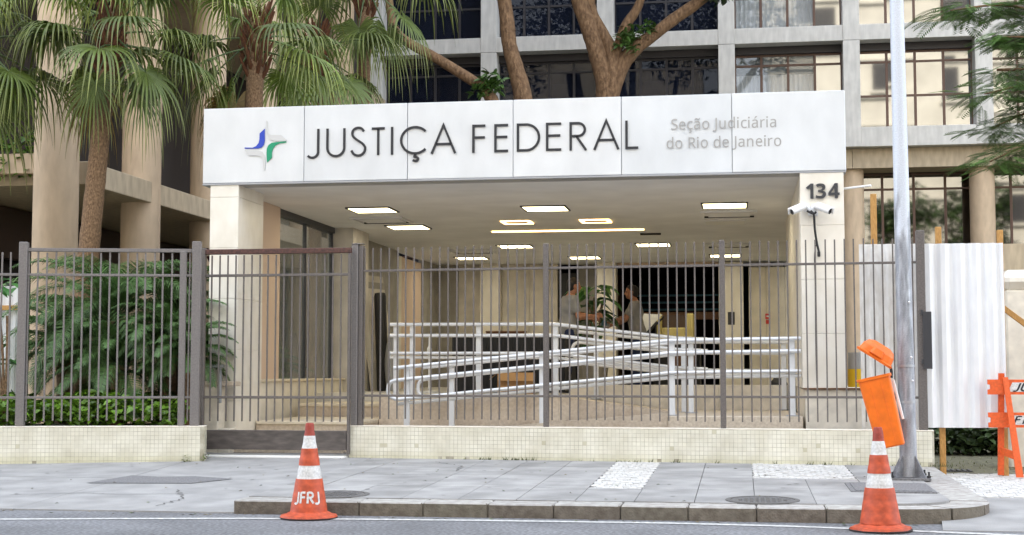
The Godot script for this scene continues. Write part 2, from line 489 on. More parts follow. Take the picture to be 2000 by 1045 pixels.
	mat("barrier_orange", lin(0.80, 0.12, 0.02), 0.5, 0, {"tex": ntex(41, 0.03, grey(0.8), grey(1.0), 5), "scale": Vector3.ONE * 1.5})
	mat("camera_white", lin(0.74, 0.74, 0.74), 0.35)
	mat("bark", lin(0.30, 0.185, 0.10), 0.9, 0, {"tex": ntex(43, 0.02, Color(0.5, 0.46, 0.42), grey(1.0), 5), "scale": Vector3(1.2, 0.4, 1.2), "normal": ntex_n(44, 0.05, 8.0), "ns": 0.7})
	mat("palm_bark", lin(0.42, 0.27, 0.155), 0.9, 0, {"tex": ntex(45, 0.03, Color(0.45, 0.42, 0.40), grey(1.0), 5), "scale": Vector3(2.5, 1.2, 2.5), "normal": ntex_n(44, 0.05, 8.0), "ns": 0.6})
	mat("palm_fibre", lin(0.20, 0.075, 0.03), 0.95, 0, {"tex": ntex(45, 0.03, grey(0.45), grey(1.0), 5), "scale": Vector3(4, 1.0, 4)})
	mat("leaf", Color(1, 1, 1), 0.5, 0, {"vc": true, "back": Color(0.35, 0.4, 0.2)})
	mat("leaf_gloss", Color(1, 1, 1), 0.38, 0, {"vc": true, "back": Color(0.25, 0.3, 0.15)})
	mat("skin", lin(0.36, 0.17, 0.10), 0.6)
	mat("hair", lin(0.012, 0.010, 0.010), 0.6)
	mat("shirt", lin(0.27, 0.27, 0.27), 0.9)
	mat("jeans", lin(0.02, 0.032, 0.09), 0.9)
	mat("tablecloth", lin(0.018, 0.019, 0.024), 0.85)
	mat("cardboard", lin(0.40, 0.235, 0.11), 0.85)
	mat("machine", lin(0.66, 0.56, 0.22), 0.5)
	mat("white_plain", lin(0.75, 0.75, 0.74), 0.5)
	mat("red", lin(0.55, 0.03, 0.02), 0.5)
	mat("teal", lin(0.05, 0.16, 0.22), 0.5)
	mat("pole_shaft", Color(1, 1, 1), 0.4, 0.1, {"vc": true, "detail": ntex(39, 0.08, grey(0.86), grey(1.0), 3), "dscale": Vector3.ONE * 1.5})
	mat("lamp_white", lin(0.8, 0.8, 0.75), 0.6, 0, {"glow": Color(1.0, 0.93, 0.72), "power": 2.6})
	mat("lamp_warm", lin(0.8, 0.7, 0.5), 0.6, 0, {"glow": Color(1.0, 0.80, 0.50), "power": 2.2})
	mat("lamp_off", lin(0.72, 0.71, 0.66), 0.5)
	mat("lamp_cool", lin(0.8, 0.8, 0.8), 0.6, 0, {"glow": Color(0.75, 0.95, 1.0), "power": 2.0})

# ---------------------------------------------------------------- ground, road, pavement
func pave_y(x: float, z: float) -> float:
	var t := clampf((-11.6 - z) / 4.4, 0.0, 1.2)
	var k := smoothstep(-4.16, -4.14, x)
	return lerpf(0.012, 0.2, t) * (1.0 - k) + lerpf(0.115, 0.2, t) * k

func slab_hexa(b: MB, x0: float, x1: float, z0: float, z1: float, th: float, lift: float) -> void:
	# z0 is the far edge
	var e := 0.001
	var xm := (x0 + x1) / 2.0
	var y := [pave_y(xm, z1), pave_y(xm, z1), pave_y(xm, z0), pave_y(xm, z0)]
	var P := [Vector3(x0, 0, z1), Vector3(x1, 0, z1), Vector3(x1, 0, z0), Vector3(x0, 0, z0)]
	var lo := []
	var hi := []
	for k in 4:
		lo.append(P[k] + Vector3(0, y[k] - th, 0))
		hi.append(P[k] + Vector3(0, y[k] + lift - e, 0))
	b.hexa(lo + hi)

func build_ground() -> void:
	var b := MB.new()
	b.box(Vector3(-300, -0.3, -300), Vector3(300, -0.06, 300))
	struct("ground", b, mats.dirt)
	b = MB.new()
	for i in 30:
		b.quad(Vector3(-60 + i * 4, 0, 12), Vector3(-56 + i * 4, 0, 12), Vector3(-56 + i * 4, 0, -11.75), Vector3(-60 + i * 4, 0, -11.75))
	b.box(Vector3(-60, -0.05, -11.75), Vector3(60, -0.01, 12))
	struct("road", b, mats.asphalt)
	# worn white edge line
	b = MB.new()
	var line := [[-12, -9.6], [-9, -10.1], [-7.2, -10.55], [-5.8, -10.86], [-4.9, -11.05], [-3.9, -11.22], [-3.0, -11.30], [-2.0, -11.36], [-0.6, -11.38], [0.3, -11.30], [1.0, -11.16], [2.0, -10.9], [4, -10.3], [8, -9.0]]
	for k in line.size() - 1:
		var A = line[k]; var C = line[k + 1]
		for j in 6:
			var x0 := lerpf(A[0], C[0], j / 6.0); var x1 := lerpf(A[0], C[0], (j + 1) / 6.0)
			var z0 := lerpf(A[1], C[1], j / 6.0); var z1 := lerpf(A[1], C[1], (j + 1) / 6.0)
			var w0 := 0.10 + 0.008 * sin(x0 * 9.0) + 0.006 * sin(x0 * 31.0)
			var w1 := 0.10 + 0.008 * sin(x1 * 9.0) + 0.006 * sin(x1 * 31.0)
			b.quad(Vector3(x0, 0.004, z0 + w0 / 2), Vector3(x1, 0.004, z1 + w1 / 2), Vector3(x1, 0.004, z1 - w1 / 2), Vector3(x0, 0.004, z0 - w0 / 2))
	struct("road_marking", b, mats.paint_white)

	# pavement: mortar bed, slabs as pieces
	b = MB.new()
	for s in [[-4.13, 1.66], [-14.0, -4.13]]:
		for k in 4:
			slab_hexa(b, s[0], s[1], -11.9 - (k + 1) * 1.3, -11.9 - k * 1.3, 0.12, -0.014)
	var pav := struct("pavement", b, mats.mortar)
	var rows := [-11.9, -12.95, -14.1, -15.2, -16.5]
	var xs := []
	xs.append(-4.125)
	for k in 13: xs.append(-3.771 + k * 0.4835)
	for i in xs.size() - 1:
		for j in 4:
			var x0: float = xs[i]; var x1: float = minf(xs[i + 1], 1.663)
			if x0 > 1.0 and j == 0: continue
			if x0 > -1.4 and x0 < -1.3 and j > 0: continue
			if x0 > 0.09 and x0 < 0.6 and j > 1: continue
			b = MB.new()
			slab_hexa(b, x0 + 0.003, x1 - 0.003, rows[j + 1] + 0.003, rows[j] - 0.003, 0.05, rng.randf_range(-0.002, 0.0015))
			obj("slab", b, mats["slab%d" % rng.randi_range(0, 3)], pav)
	# driveway on the left: broad cast concrete fields with a few joints
	var dx := [-14.0, -10.6, -8.3, -6.1, -4.135]
	for i in 4:
		for j in 2:
			b = MB.new()
			slab_hexa(b, dx[i] + 0.003, dx[i + 1] - 0.003, [-13.9, -16.5][j] + 0.003, [-11.62, -13.9][j] - 0.003, 0.05, rng.randf_range(-0.001, 0.001))
			obj("concrete_field", b, mats.driveway, pav)
	# small white stones: two insets and the apron at the right
	for area in [[-1.35, -0.874, -12.95, -16.48], [0.10, 1.06, -14.10, -16.48]]:
		b = MB.new()
		stones(b, area[0], area[1], area[3], area[2], 0.055, 0.0)
		tag(obj("stone_inset", b, mats.white_stone, pav), "", "", "", "stuff")
	# right apron, a little lower
	b = MB.new()
	b.box(Vector3(1.972, -0.05, -16.25), Vector3(9, 0.075, -13.2))
	b.hexa([Vector3(1.45, -0.05, -11.15), Vector3(9, -0.05, -11.15), Vector3(9, -0.05, -13.2), Vector3(1.69, -0.05, -13.2), Vector3(1.45, 0.006, -11.15), Vector3(9, 0.006, -11.15), Vector3(9, 0.075, -13.2), Vector3(1.69, 0.075, -13.2)])
	var apron := struct("apron_paving", b, mats.driveway)
	b = MB.new()
	stones(b, 1.98, 5.2, -16.25, -13.25, 0.06, 0.0, 0.085)
	tag(obj("white_stones", b, mats.white_stone, apron), "", "", "", "stuff")
	# kerb
	b = MB.new()
	b.box(Vector3(-4.13, -0.05, -11.89), Vector3(1.15, 0.09, -11.66))
	var kerb := struct("kerb", b, mats.mortar)
	var kx := -4.15
	while kx < 1.0:
		var w := 0.532
		b = MB.new()
		b.xf = Transform3D(Basis(Vector3.UP, rng.randf_range(-0.006, 0.006)), Vector3(kx + w / 2, 0.0, -11.745))
		b.box(Vector3(-w / 2 + 0.0025, -0.05, -0.15), Vector3(w / 2 - 0.0025, 0.115 + rng.randf_range(-0.003, 0.003), 0.15), 0.011)
		kerb_shading(b)
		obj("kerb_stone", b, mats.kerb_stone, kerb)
		kx += w
	# rounded nose of the kerb
	var cx := kx
	for k in 3:
		b = MB.new()
		var g0 := deg_to_rad(90.0 - k * 32.0 - 0.8); var g1 := deg_to_rad(90.0 - (k + 1) * 32.0 + 0.8)
		var pl := PackedVector2Array()
		for t in 7:
			var g := lerpf(g0, g1, t / 6.0)
			pl.append(Vector2(cx + 0.80 * cos(g), -12.395 + 0.80 * sin(g)))
		for t in 7:
			var g := lerpf(g1, g0, t / 6.0)
			pl.append(Vector2(cx + 0.50 * cos(g), -12.395 + 0.50 * sin(g)))
		b.xf = Transform3D(Basis(Vector3(1, 0, 0), Vector3(0, 0, 1), Vector3(0, 1, 0)), Vector3.ZERO)
		kerb_prism(b, pl, -0.05, 0.115)
		kerb_shading(b)
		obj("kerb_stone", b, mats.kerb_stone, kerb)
	b = MB.new()
	var fill := PackedVector2Array([Vector2(1.067, -12.947), Vector2(1.067, -11.903)])
	for t in 11:
		var g := deg_to_rad(90.0 - t * 9.0)
		fill.append(Vector2(cx + 0.495 * cos(g), -12.395 + 0.495 * sin(g)))
	fill.append(Vector2(cx + 0.495, -12.947))
	kerb_prism(b, fill, 0.04, 0.132)
	obj("slab", b, mats.slab1, pav)
	# kerb along the right edge of the raised pavement
	var kz := -12.40
	while kz > -15.9:
		b = MB.new()
		var zz := maxf(kz - 0.72, -16.0)
		var ya := pave_y(1.8, kz) - 0.012; var yb := pave_y(1.8, zz) - 0.012
		b.hexa([Vector3(1.668, -0.05, kz - 0.002), Vector3(1.97, -0.05, kz - 0.002), Vector3(1.97, -0.05, zz + 0.002), Vector3(1.668, -0.05, zz + 0.002), Vector3(1.668, ya, kz - 0.002), Vector3(1.97, ya, kz - 0.002), Vector3(1.97, yb, zz + 0.002), Vector3(1.668, yb, zz + 0.002)])
		kerb_shading(b)
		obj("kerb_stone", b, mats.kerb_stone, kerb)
		kz -= 0.72
	for pth in [[[-9.0, -13.4], [-8.2, -13.55], [-7.4, -13.5], [-6.9, -13.62]], [[-6.6, -12.5], [-6.0, -12.7], [-5.6, -12.62], [-5.0, -12.75]], [[-5.2, -13.0], [-4.9, -12.4], [-4.95, -11.9]], [[-3.3, -15.6], [-2.9, -15.1], [-2.85, -14.5]]]:
		b = MB.new()
		for k in pth.size() - 1:
			for j in 8:
				var x0 := lerpf(pth[k][0], pth[k + 1][0], j / 8.0) + 0.03 * sin(j * 2.7 + k * 3.1) * (1.0 if j > 0 else 0.0)
				var x1 := lerpf(pth[k][0], pth[k + 1][0], (j + 1) / 8.0) + 0.03 * sin((j + 1) * 2.7 + k * 3.1) * (1.0 if j < 7 else 0.0)
				var za := lerpf(pth[k][1], pth[k + 1][1], j / 8.0); var zb := lerpf(pth[k][1], pth[k + 1][1], (j + 1) / 8.0)
				var dd := Vector2(x1 - x0, zb - za).normalized() * 0.006
				b.quad(Vector3(x0 - dd.y, pave_y(x0, za) + 0.0035, za + dd.x), Vector3(x1 - dd.y, pave_y(x1, zb) + 0.0035, zb + dd.x), Vector3(x1 + dd.y, pave_y(x1, zb) + 0.0035, zb - dd.x), Vector3(x0 + dd.y, pave_y(x0, za) + 0.0035, za - dd.x))
		obj("crack", b, mats.mortar, pav)
	b = MB.new()
	for k in 150:
		var x := rng.randf_range(-8.5, 4.0)
		var z := rng.randf_range(-11.58, -11.40) if k < 70 else rng.randf_range(-16.0, -11.9)
		var y := 0.003 if k < 70 else pave_y(x, z) + 0.005
		if x > 2.0 and k >= 70: continue
		var g := rng.randf() * TAU
		var c := rng.randf_range(0.5, 1.3)
		b.col = Color(0.16 * c, 0.115 * c, 0.04 * c) if rng.randf() < 0.7 else Color(0.10 * c, 0.14 * c, 0.03 * c)
		var d := Vector3(cos(g), 0, sin(g)) * rng.randf_range(0.012, 0.03)
		var s := Vector3(-d.z, 0, d.x) * 0.38
		var p := Vector3(x, y, z)
		b.quad(p - d, p - s + Vector3(0, 0.006, 0), p + d, p + s + Vector3(0, 0.003, 0))
		b.quad(p + s + Vector3(0, 0.003, 0), p + d, p - s + Vector3(0, 0.006, 0), p - d)
	tag(obj("fallen_leaves", b, mats.leaf), "small dry fallen leaves in the gutter and on the pavement", "leaves", "", "stuff")
	b = MB.new()
	for k in 110:
		var x := rng.randf_range(-9.0, 1.6)
		var z := rng.randf_range(-15.8, -12.0)
		if x > 1.0 and z > -12.9: continue
		var y := pave_y(x, z) + 0.004
		var g := rng.randf_range(0.10, 0.24)
		b.col = Color(g, g * 0.97, g * 0.93)
		var r := rng.randf_range(0.008, 0.022)
		for s in 7:
			var g0 := TAU * s / 7.0; var g1 := TAU * (s + 1) / 7.0
			b.tri(Vector3(x, y, z), Vector3(x + r * 1.2 * cos(g1), y, z + r * sin(g1)), Vector3(x + r * 1.2 * cos(g0), y, z + r * sin(g0)))
	tag(obj("gum_spots", b, mats.white_stone, pav), "", "", "", "stuff")
	# covers and patches
	manhole("manhole_cover", Vector3(-3.44, 0, -12.12), "round iron manhole cover behind the cone marked JFRJ")
	manhole("manhole_cover", Vector3(0.16, 0, -12.12), "round iron manhole cover alone in the grey slabs near the kerb")
	var y0 := pave_y(-5.6, -13.7)
	b = MB.new()
	var pp := [Vector2(-6.3, -13.42), Vector2(-5.25, -13.5), Vector2(-4.98, -13.9), Vector2(-5.45, -14.08), Vector2(-5.8, -14.0), Vector2(-6.12, -14.1)]
	for k in range(1, 5):
		var q := []
		for m in [pp[0], pp[k], pp[k + 1]]: q.append(Vector3(m.x, pave_y(m.x, m.y) + 0.004, m.y))
		b.tri(q[0], q[1], q[2])
	struct("pavement_patch", b, mats.patch)
	b = MB.new()
	var tl := Basis(Vector3.RIGHT, atan(0.085 / 4.4))
	b.xf = Transform3D(tl, Vector3(1.28, pave_y(1.2, -13.3), -13.3))
	b.box(Vector3(-0.36, -0.05, -0.4), Vector3(0.36, 0.006, 0.4), 0.004)
	b.box(Vector3(-0.32, 0.006, -0.36), Vector3(-0.005, 0.012, 0.36), 0.003)
	b.box(Vector3(0.005, 0.006, -0.36), Vector3(0.32, 0.012, 0.36), 0.003)
	tag(obj("utility_cover", b, mats.patch), "rectangular grey utility cover set in the pavement before the lamp post", "cover")

func kerb_shading(b: MB) -> void:
	# light and shade put into the colour: tops painted paler, faces darker
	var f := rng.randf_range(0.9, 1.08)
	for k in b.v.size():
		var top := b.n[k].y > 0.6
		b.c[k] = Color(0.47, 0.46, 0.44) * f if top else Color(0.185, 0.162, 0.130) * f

func kerb_prism(b: MB, pl: PackedVector2Array, y0: float, y1: float) -> void:
	# polygon given in x, z
	var save := b.xf
	b.xf = Transform3D()
	var ix := Geometry2D.triangulate_polygon(pl)
	for k in range(0, ix.size(), 3):
		var a := pl[ix[k]]; var c := pl[ix[k + 1]]; var d := pl[ix[k + 2]]
		if (c - a).cross(d - a) > 0:
			var t := c; c = d; d = t
		b.tri(Vector3(a.x, y1, a.y), Vector3(c.x, y1, c.y), Vector3(d.x, y1, d.y))
	var cw := Geometry2D.is_polygon_clockwise(pl)
	for k in pl.size():
		var a := pl[k]; var c := pl[(k + 1) % pl.size()]
		if cw: b.quad(Vector3(a.x, y0, a.y), Vector3(c.x, y0, c.y), Vector3(c.x, y1, c.y), Vector3(a.x, y1, a.y))
		else: b.quad(Vector3(c.x, y0, c.y), Vector3(a.x, y0, a.y), Vector3(a.x, y1, a.y), Vector3(c.x, y1, c.y))
	b.xf = save

func stones(b: MB, x0: float, x1: float, z0: float, z1: float, s: float, lift: float, flat := -1.0) -> void:
	var nx := int((x1 - x0) / s); var nz := int((z1 - z0) / s)
	for i in nx:
		for j in nz:
			var q := []
			for k in [[0, 1], [1, 1], [1, 0], [0, 0]]:
				var x: float = x0 + (i + k[0]) * (x1 - x0) / nx
				var z: float = z0 + (j + k[1]) * (z1 - z0) / nz
				x += 0.014 * sin(x * 157.0 + z * 91.0); z += 0.014 * sin(x * 71.0 - z * 133.0)
				q.append(Vector3(x, 0, z))
			var c: Vector3 = (q[0] + q[1] + q[2] + q[3]) / 4.0
			var y := (pave_y(c.x, c.z) if flat < 0 else flat) + lift + rng.randf_range(-0.005, 0.002)
			var g := rng.randf_range(0.53, 0.63)
			if rng.randf() < 0.04: g *= 0.75
			b.col = Color(g, g * 0.985, g * 0.955)
			var hi := []
			for p in q: hi.append(c + (p - c) * 0.9 + Vector3(0, y, 0))
			b.quad(hi[0], hi[1], hi[2], hi[3])
			for k in 4:
				var m := (k + 1) % 4
				b.quad(hi[k] - Vector3(0, 0.02, 0), hi[m] - Vector3(0, 0.02, 0), hi[m], hi[k])

func manhole(called: String, at: Vector3, label: String) -> void:
	var t := thing(called, label, "manhole cover", Vector3(at.x, pave_y(at.x, at.z), at.z))
	t.rotation.x = atan(0.085 / 4.4)
	var b := MB.new()
	b.lathe([Vector2(0.3, -0.03), Vector2(0.3, 0.005), Vector2(0.262, 0.008), Vector2(0.258, -0.004), Vector2(0.25, -0.004)], 32)
	obj("frame", b, mats.mortar, t)
	b = MB.new()
	b.lathe([Vector2(0.25, -0.02), Vector2(0.25, 0.004), Vector2(0.225, 0.006), Vector2(0.215, 0.001), Vector2(0.0, 0.001)], 32)
	for i in range(-4, 5):
		for j in range(-4, 5):
			if Vector2(i, j).length() * 0.045 < 0.2:
				b.box(Vector3(i * 0.045 - 0.014, 0.001, j * 0.045 - 0.014), Vector3(i * 0.045 + 0.014, 0.005, j * 0.045 + 0.014))
	obj("lid", b, mats.iron, t)

# ---------------------------------------------------------------- low walls, fences, gate
func boundary_wall(label: String, A: Vector2, B: Vector2, top: float, seed_gap: int) -> Node3D:
	var d := B - A
	var W := d.length()
	var t := thing("boundary_wall", label, "wall", Vector3(A.x, 0, A.y), atan2(-d.y, d.x))
	var b := MB.new()
	b.box(Vector3(0, 0.05, -0.22), Vector3(W, top - 0.012, -0.002))
	obj("wall_core", b, mats.grout, t)
	bx("coping", Vector3(-0.004, top - 0.012, -0.225), Vector3(W + 0.004, top, 0.003), mats.cream_plinth, t, 0.004)
	b = MB.new()
	var s := 0.0455
	var nx := int(W / s)
	var y := top - 0.014
	var row := 0
	while y > 0.16:
		for i in nx:
			var bottom := y < 0.26
			var px := A.x + i * s
			if bottom and rng.randf() < (0.16 if sin(px * 2.3 + seed_gap) > 0.75 else 0.004): continue
			var g := rng.randf_range(0.93, 1.0)
			var st := 0.86 + 0.14 * smoothstep(0.18, 0.32, y)
			b.col = Color(0.77 * g * st, 0.75 * g * st, 0.655 * g * st * st)
			if rng.randf() < 0.006: b.col = Color(0.58, 0.55, 0.43)
			var x0 := i * s + 0.0012; var x1 := (i + 1) * s - 0.0012
			var y1 := y - 0.0012; var y0 := y - s + 0.0012
			var z := rng.randf_range(-0.0008, 0.001)
			b.quad(Vector3(x0 + 0.002, y0 + 0.002, z), Vector3(x1 - 0.002, y0 + 0.002, z), Vector3(x1 - 0.002, y1 - 0.002, z), Vector3(x0 + 0.002, y1 - 0.002, z))
			b.quad(Vector3(x0, y1, -0.0022), Vector3(x0 + 0.002, y1 - 0.002, z), Vector3(x1 - 0.002, y1 - 0.002, z), Vector3(x1, y1, -0.0022))
			b.quad(Vector3(x0, y0, -0.0022), Vector3(x1, y0, -0.0022), Vector3(x1 - 0.002, y0 + 0.002, z), Vector3(x0 + 0.002, y0 + 0.002, z))
			b.quad(Vector3(x0, y0, -0.0022), Vector3(x0 + 0.002, y0 + 0.002, z), Vector3(x0 + 0.002, y1 - 0.002, z), Vector3(x0, y1, -0.0022))
			b.quad(Vector3(x1, y1, -0.0022), Vector3(x1 - 0.002, y1 - 0.002, z), Vector3(x1 - 0.002, y0 + 0.002, z), Vector3(x1, y0, -0.0022))
		y -= s
		row += 1
	tag(obj("tile_facing", b, mats.tile, t), "", "", "", "stuff")
	# tiles on the end faces too
	b = MB.new()
	b.col = Color(0.62, 0.60, 0.48)
	for e in [0.0, 1.0]:
		for i in 4:
			var yy := top - 0.014
			while yy > 0.16:
				var x: float = W + 0.002 if e > 0 else -0.002
				b.box(Vector3(x - 0.002, yy - s + 0.002, -0.02 - (i + 1) * s), Vector3(x + 0.002, yy - 0.002, -0.024 - i * s))
				yy -= s
	tag(obj("tile_facing", b, mats.tile, t), "", "", "", "stuff")
	return t

func weeds() -> void:
	var b := MB.new()
	for k in 46:
		var u := rng.randf()
		var x := -4.35 + 6.3 * u
		if k < 14: x = -2.6 + rng.randf_range(-0.3, 0.3)
		elif k < 22: x = 1.85 + rng.randf_range(-0.1, 0.3)
		elif k < 26: x = 0.75 + rng.randf_range(-0.1, 0.1)
		var z := -16.09 + 0.0628 * (x + 4.4) + 0.02
		for j in 5:
			var g := rng.randf() * TAU
			var h := rng.randf_range(0.015, 0.05)
			var c := rng.randf_range(0.7, 1.2)
			b.col = Color(0.10 * c, 0.13 * c, 0.02 * c)
			var p := Vector3(x + rng.randf_range(-0.03, 0.03), pave_y(x, z) - 0.003, z)
			var d := Vector3(cos(g) * 0.02, 0, absf(sin(g)) * 0.015)
			b.tri(p - d * 0.4, p + Vector3(d.z, 0, -d.x) * 0.4, p + d + Vector3(0, h, 0))
			b.tri(p + Vector3(d.z, 0, -d.x) * 0.4, p - d * 0.4, p + d + Vector3(0, h, 0))
	tag(obj("weeds", b, mats.leaf), "low weeds growing along the foot of the tiled walls", "weeds", "", "stuff")
	for x in [[-6.08, -15.48], [-5.88, -15.55]]:
		b = MB.new()
		for j in 26:
			var c := rng.randf_range(0.6, 1.3)
			b.col = Color(0.12 * c, 0.17 * c, 0.025 * c)
			var p := Vector3(x[0] + rng.randf_range(-0.05, 0.05), 0.175 + rng.randf_range(0, 0.08), x[1] + rng.randf_range(0, 0.05))
			var g := rng.randf() * TAU
			var d := Vector3(cos(g), rng.randf_range(-0.2, 0.7), sin(g)) * 0.03
			var s := Vector3(-sin(g), 0, cos(g)) * 0.012
			b.quad(p - s, p + d * 0.6 - s, p + d, p + s)
		tag(obj("weed_tuft", b, mats.leaf), ["small green weed tuft at the foot of the left wall, away from its corner", "small green weed tuft at the corner of the wall beside the gate"][0 if x[0] < -6 else 1], "weed", "weed tufts by the gate")

func fence(label: String, A: Vector2, B: Vector2, posts: Array, x0: float, x1: float, step: float, y0: float, y1: float, rails: Array, m: Material, bar := 0.011, gap := []) -> Node3D:
	var d := B - A
	var t := thing("metal_fence", label, "fence", Vector3(A.x, 0, A.y), atan2(-d.y, d.x))
	for p in posts:
		var b := MB.new()
		b.box(Vector3(p[0] - p[3], p[1], -p[3]), Vector3(p[0] + p[3], p[2], p[3]), 0.006)
		obj("post", b, m, t)
	for r in rails:
		var b := MB.new()
		b.box(Vector3(r[0], r[2] - r[3], -r[3] - 0.003), Vector3(r[1], r[2] + r[3], r[3] + 0.003), 0.003)
		obj("rail", b, m, t)
	var b := MB.new()
	b.box(Vector3(-bar, 0, -bar), Vector3(bar, y1 - y0, bar), 0.002)
	var me := b.mesh()
	var x := x0
	while x < x1:
		var skip := false
		for p in posts:
			if absf(p[0] - x) < p[3] + bar: skip = true
		if not skip:
			var o := put_mesh("bar", me, m, t)
			o.position = Vector3(x + rng.randf_range(-0.003, 0.003), y0 + rng.randf_range(-0.006, 0.006), 0)
			o.rotation.z = rng.randf_range(-0.0025, 0.0025)
		x += step
	return t

func build_walls() -> void:
	boundary_wall("low cream mosaic wall under the long fence, from gate to lamp post", Vector2(-4.405, -16.10), Vector2(1.97, -15.70), 0.562, 3)
	boundary_wall("low cream mosaic wall under the fence with the leafy planting", Vector2(-10.6, -14.40), Vector2(-5.92, -15.56), 0.568, 1)
	weeds()
	# long fence: local x from the gate post
	fence("long dark metal fence standing before the ramp handrails", Vector2(-4.377, -16.2), Vector2(1.955, -15.8),
		[[2.24, 0.562, 2.60, 0.030], [4.19, 0.562, 2.60, 0.030], [6.27, 0.562, 2.66, 0.045]],
		0.115, 6.2, 0.0995, 0.635, 2.585, [[0.05, 6.25, 2.325, 0.0125], [0.05, 6.25, 0.90, 0.0125]], mats.fence_paint, 0.0078)
	# left fence: local x from far left
	var LA := Vector2(-10.6, -14.52); var LB := Vector2(-5.9, -15.69)
	fence("grey metal fence with flat top rail before the garden palms", LA, LB,
		[[2.76, 0.568, 2.62, 0.046], [4.52, 0.568, 2.53, 0.036], [4.67, 0.568, 2.64, 0.05]],
		0.06, 4.6, 0.0985, 0.625, 2.51, [[2.80, 4.62, 2.535, 0.02], [0.0, 4.62, 2.255, 0.0145], [0.0, 4.62, 0.885, 0.0135]], mats.fence_light, 0.0092)
	# sliding gate
	var t := thing("sliding_gate", "sliding bar gate with rusty red top rail and dark kick plate", "gate", Vector3(-6.12, 0, -16.06))
	bx("top_rail", Vector3(0.0, 2.525, -0.03), Vector3(1.74, 2.585, 0.03), mats.rust_paint, t, 0.006)
	bx("rail", Vector3(0.0, 2.265, -0.016), Vector3(1.74, 2.295, 0.016), mats.fence_paint, t, 0.003)
	bx("rail", Vector3(0.0, 0.865, -0.016), Vector3(1.74, 0.895, 0.016), mats.fence_paint, t, 0.003)
	bx("kick_plate", Vector3(0.03, 0.285, -0.03), Vector3(1.70, 0.505, 0.03), mats.gate_plate, t, 0.005)
	bx("stile", Vector3(-0.045, 0.24, -0.033), Vector3(0.0, 2.60, 0.033), mats.fence_paint, t, 0.005)
	bx("stile", Vector3(1.705, 0.24, -0.028), Vector3(1.735, 2.52, 0.028), mats.fence_paint, t, 0.005)
	var b := MB.new()
	b.box(Vector3(-0.0082, 0, -0.0082), Vector3(0.0082, 1.91, 0.0082), 0.002)
	var me := b.mesh()
	for k in 17:
		var o := put_mesh("bar", me, mats.fence_paint, t)
		o.position = Vector3(0.075 + k * 0.0965, 0.605, 0.0)
	bx("floor_track", Vector3(-0.1, 0.195, -0.05), Vector3(1.70, 0.222, 0.10), mats.white_plain, t, 0.006)
	# gate post
	t = thing("gate_post", "stout blue grey double post between gate and long fence", "post", Vector3(-4.335, 0, -16.19), -0.06)
	bx("tube", Vector3(-0.065, 0.562, -0.05), Vector3(0.01, 2.63, 0.05), mats.fence_light, t, 0.008)
	bx("channel", Vector3(0.012, 0.562, -0.05), Vector3(0.062, 2.62, 0.03), mats.fence_paint, t, 0.006)
	bx("cap", Vector3(-0.068, 2.631, -0.053), Vector3(0.066, 2.64, 0.053), mats.fence_light, t, 0.003)
	b = MB.new()
	b.box(Vector3(-0.045, 0.90, -0.005), Vector3(0.045, 1.50, 0.012), 0.003)
	b.box(Vector3(-0.06, 1.46, -0.02), Vector3(-0.045, 1.52, 0.02), 0.003)
	b.box(Vector3(-0.06, 0.95, -0.02), Vector3(-0.045, 1.00, 0.02), 0.003)
	var lk := obj("lock_plate", b, mats.dark_metal)
	lk.position = Vector3(1.93, 0.30, -15.74)
	tag(lk, "dark grey lock plate on the last fence post by the white hoarding", "plate")

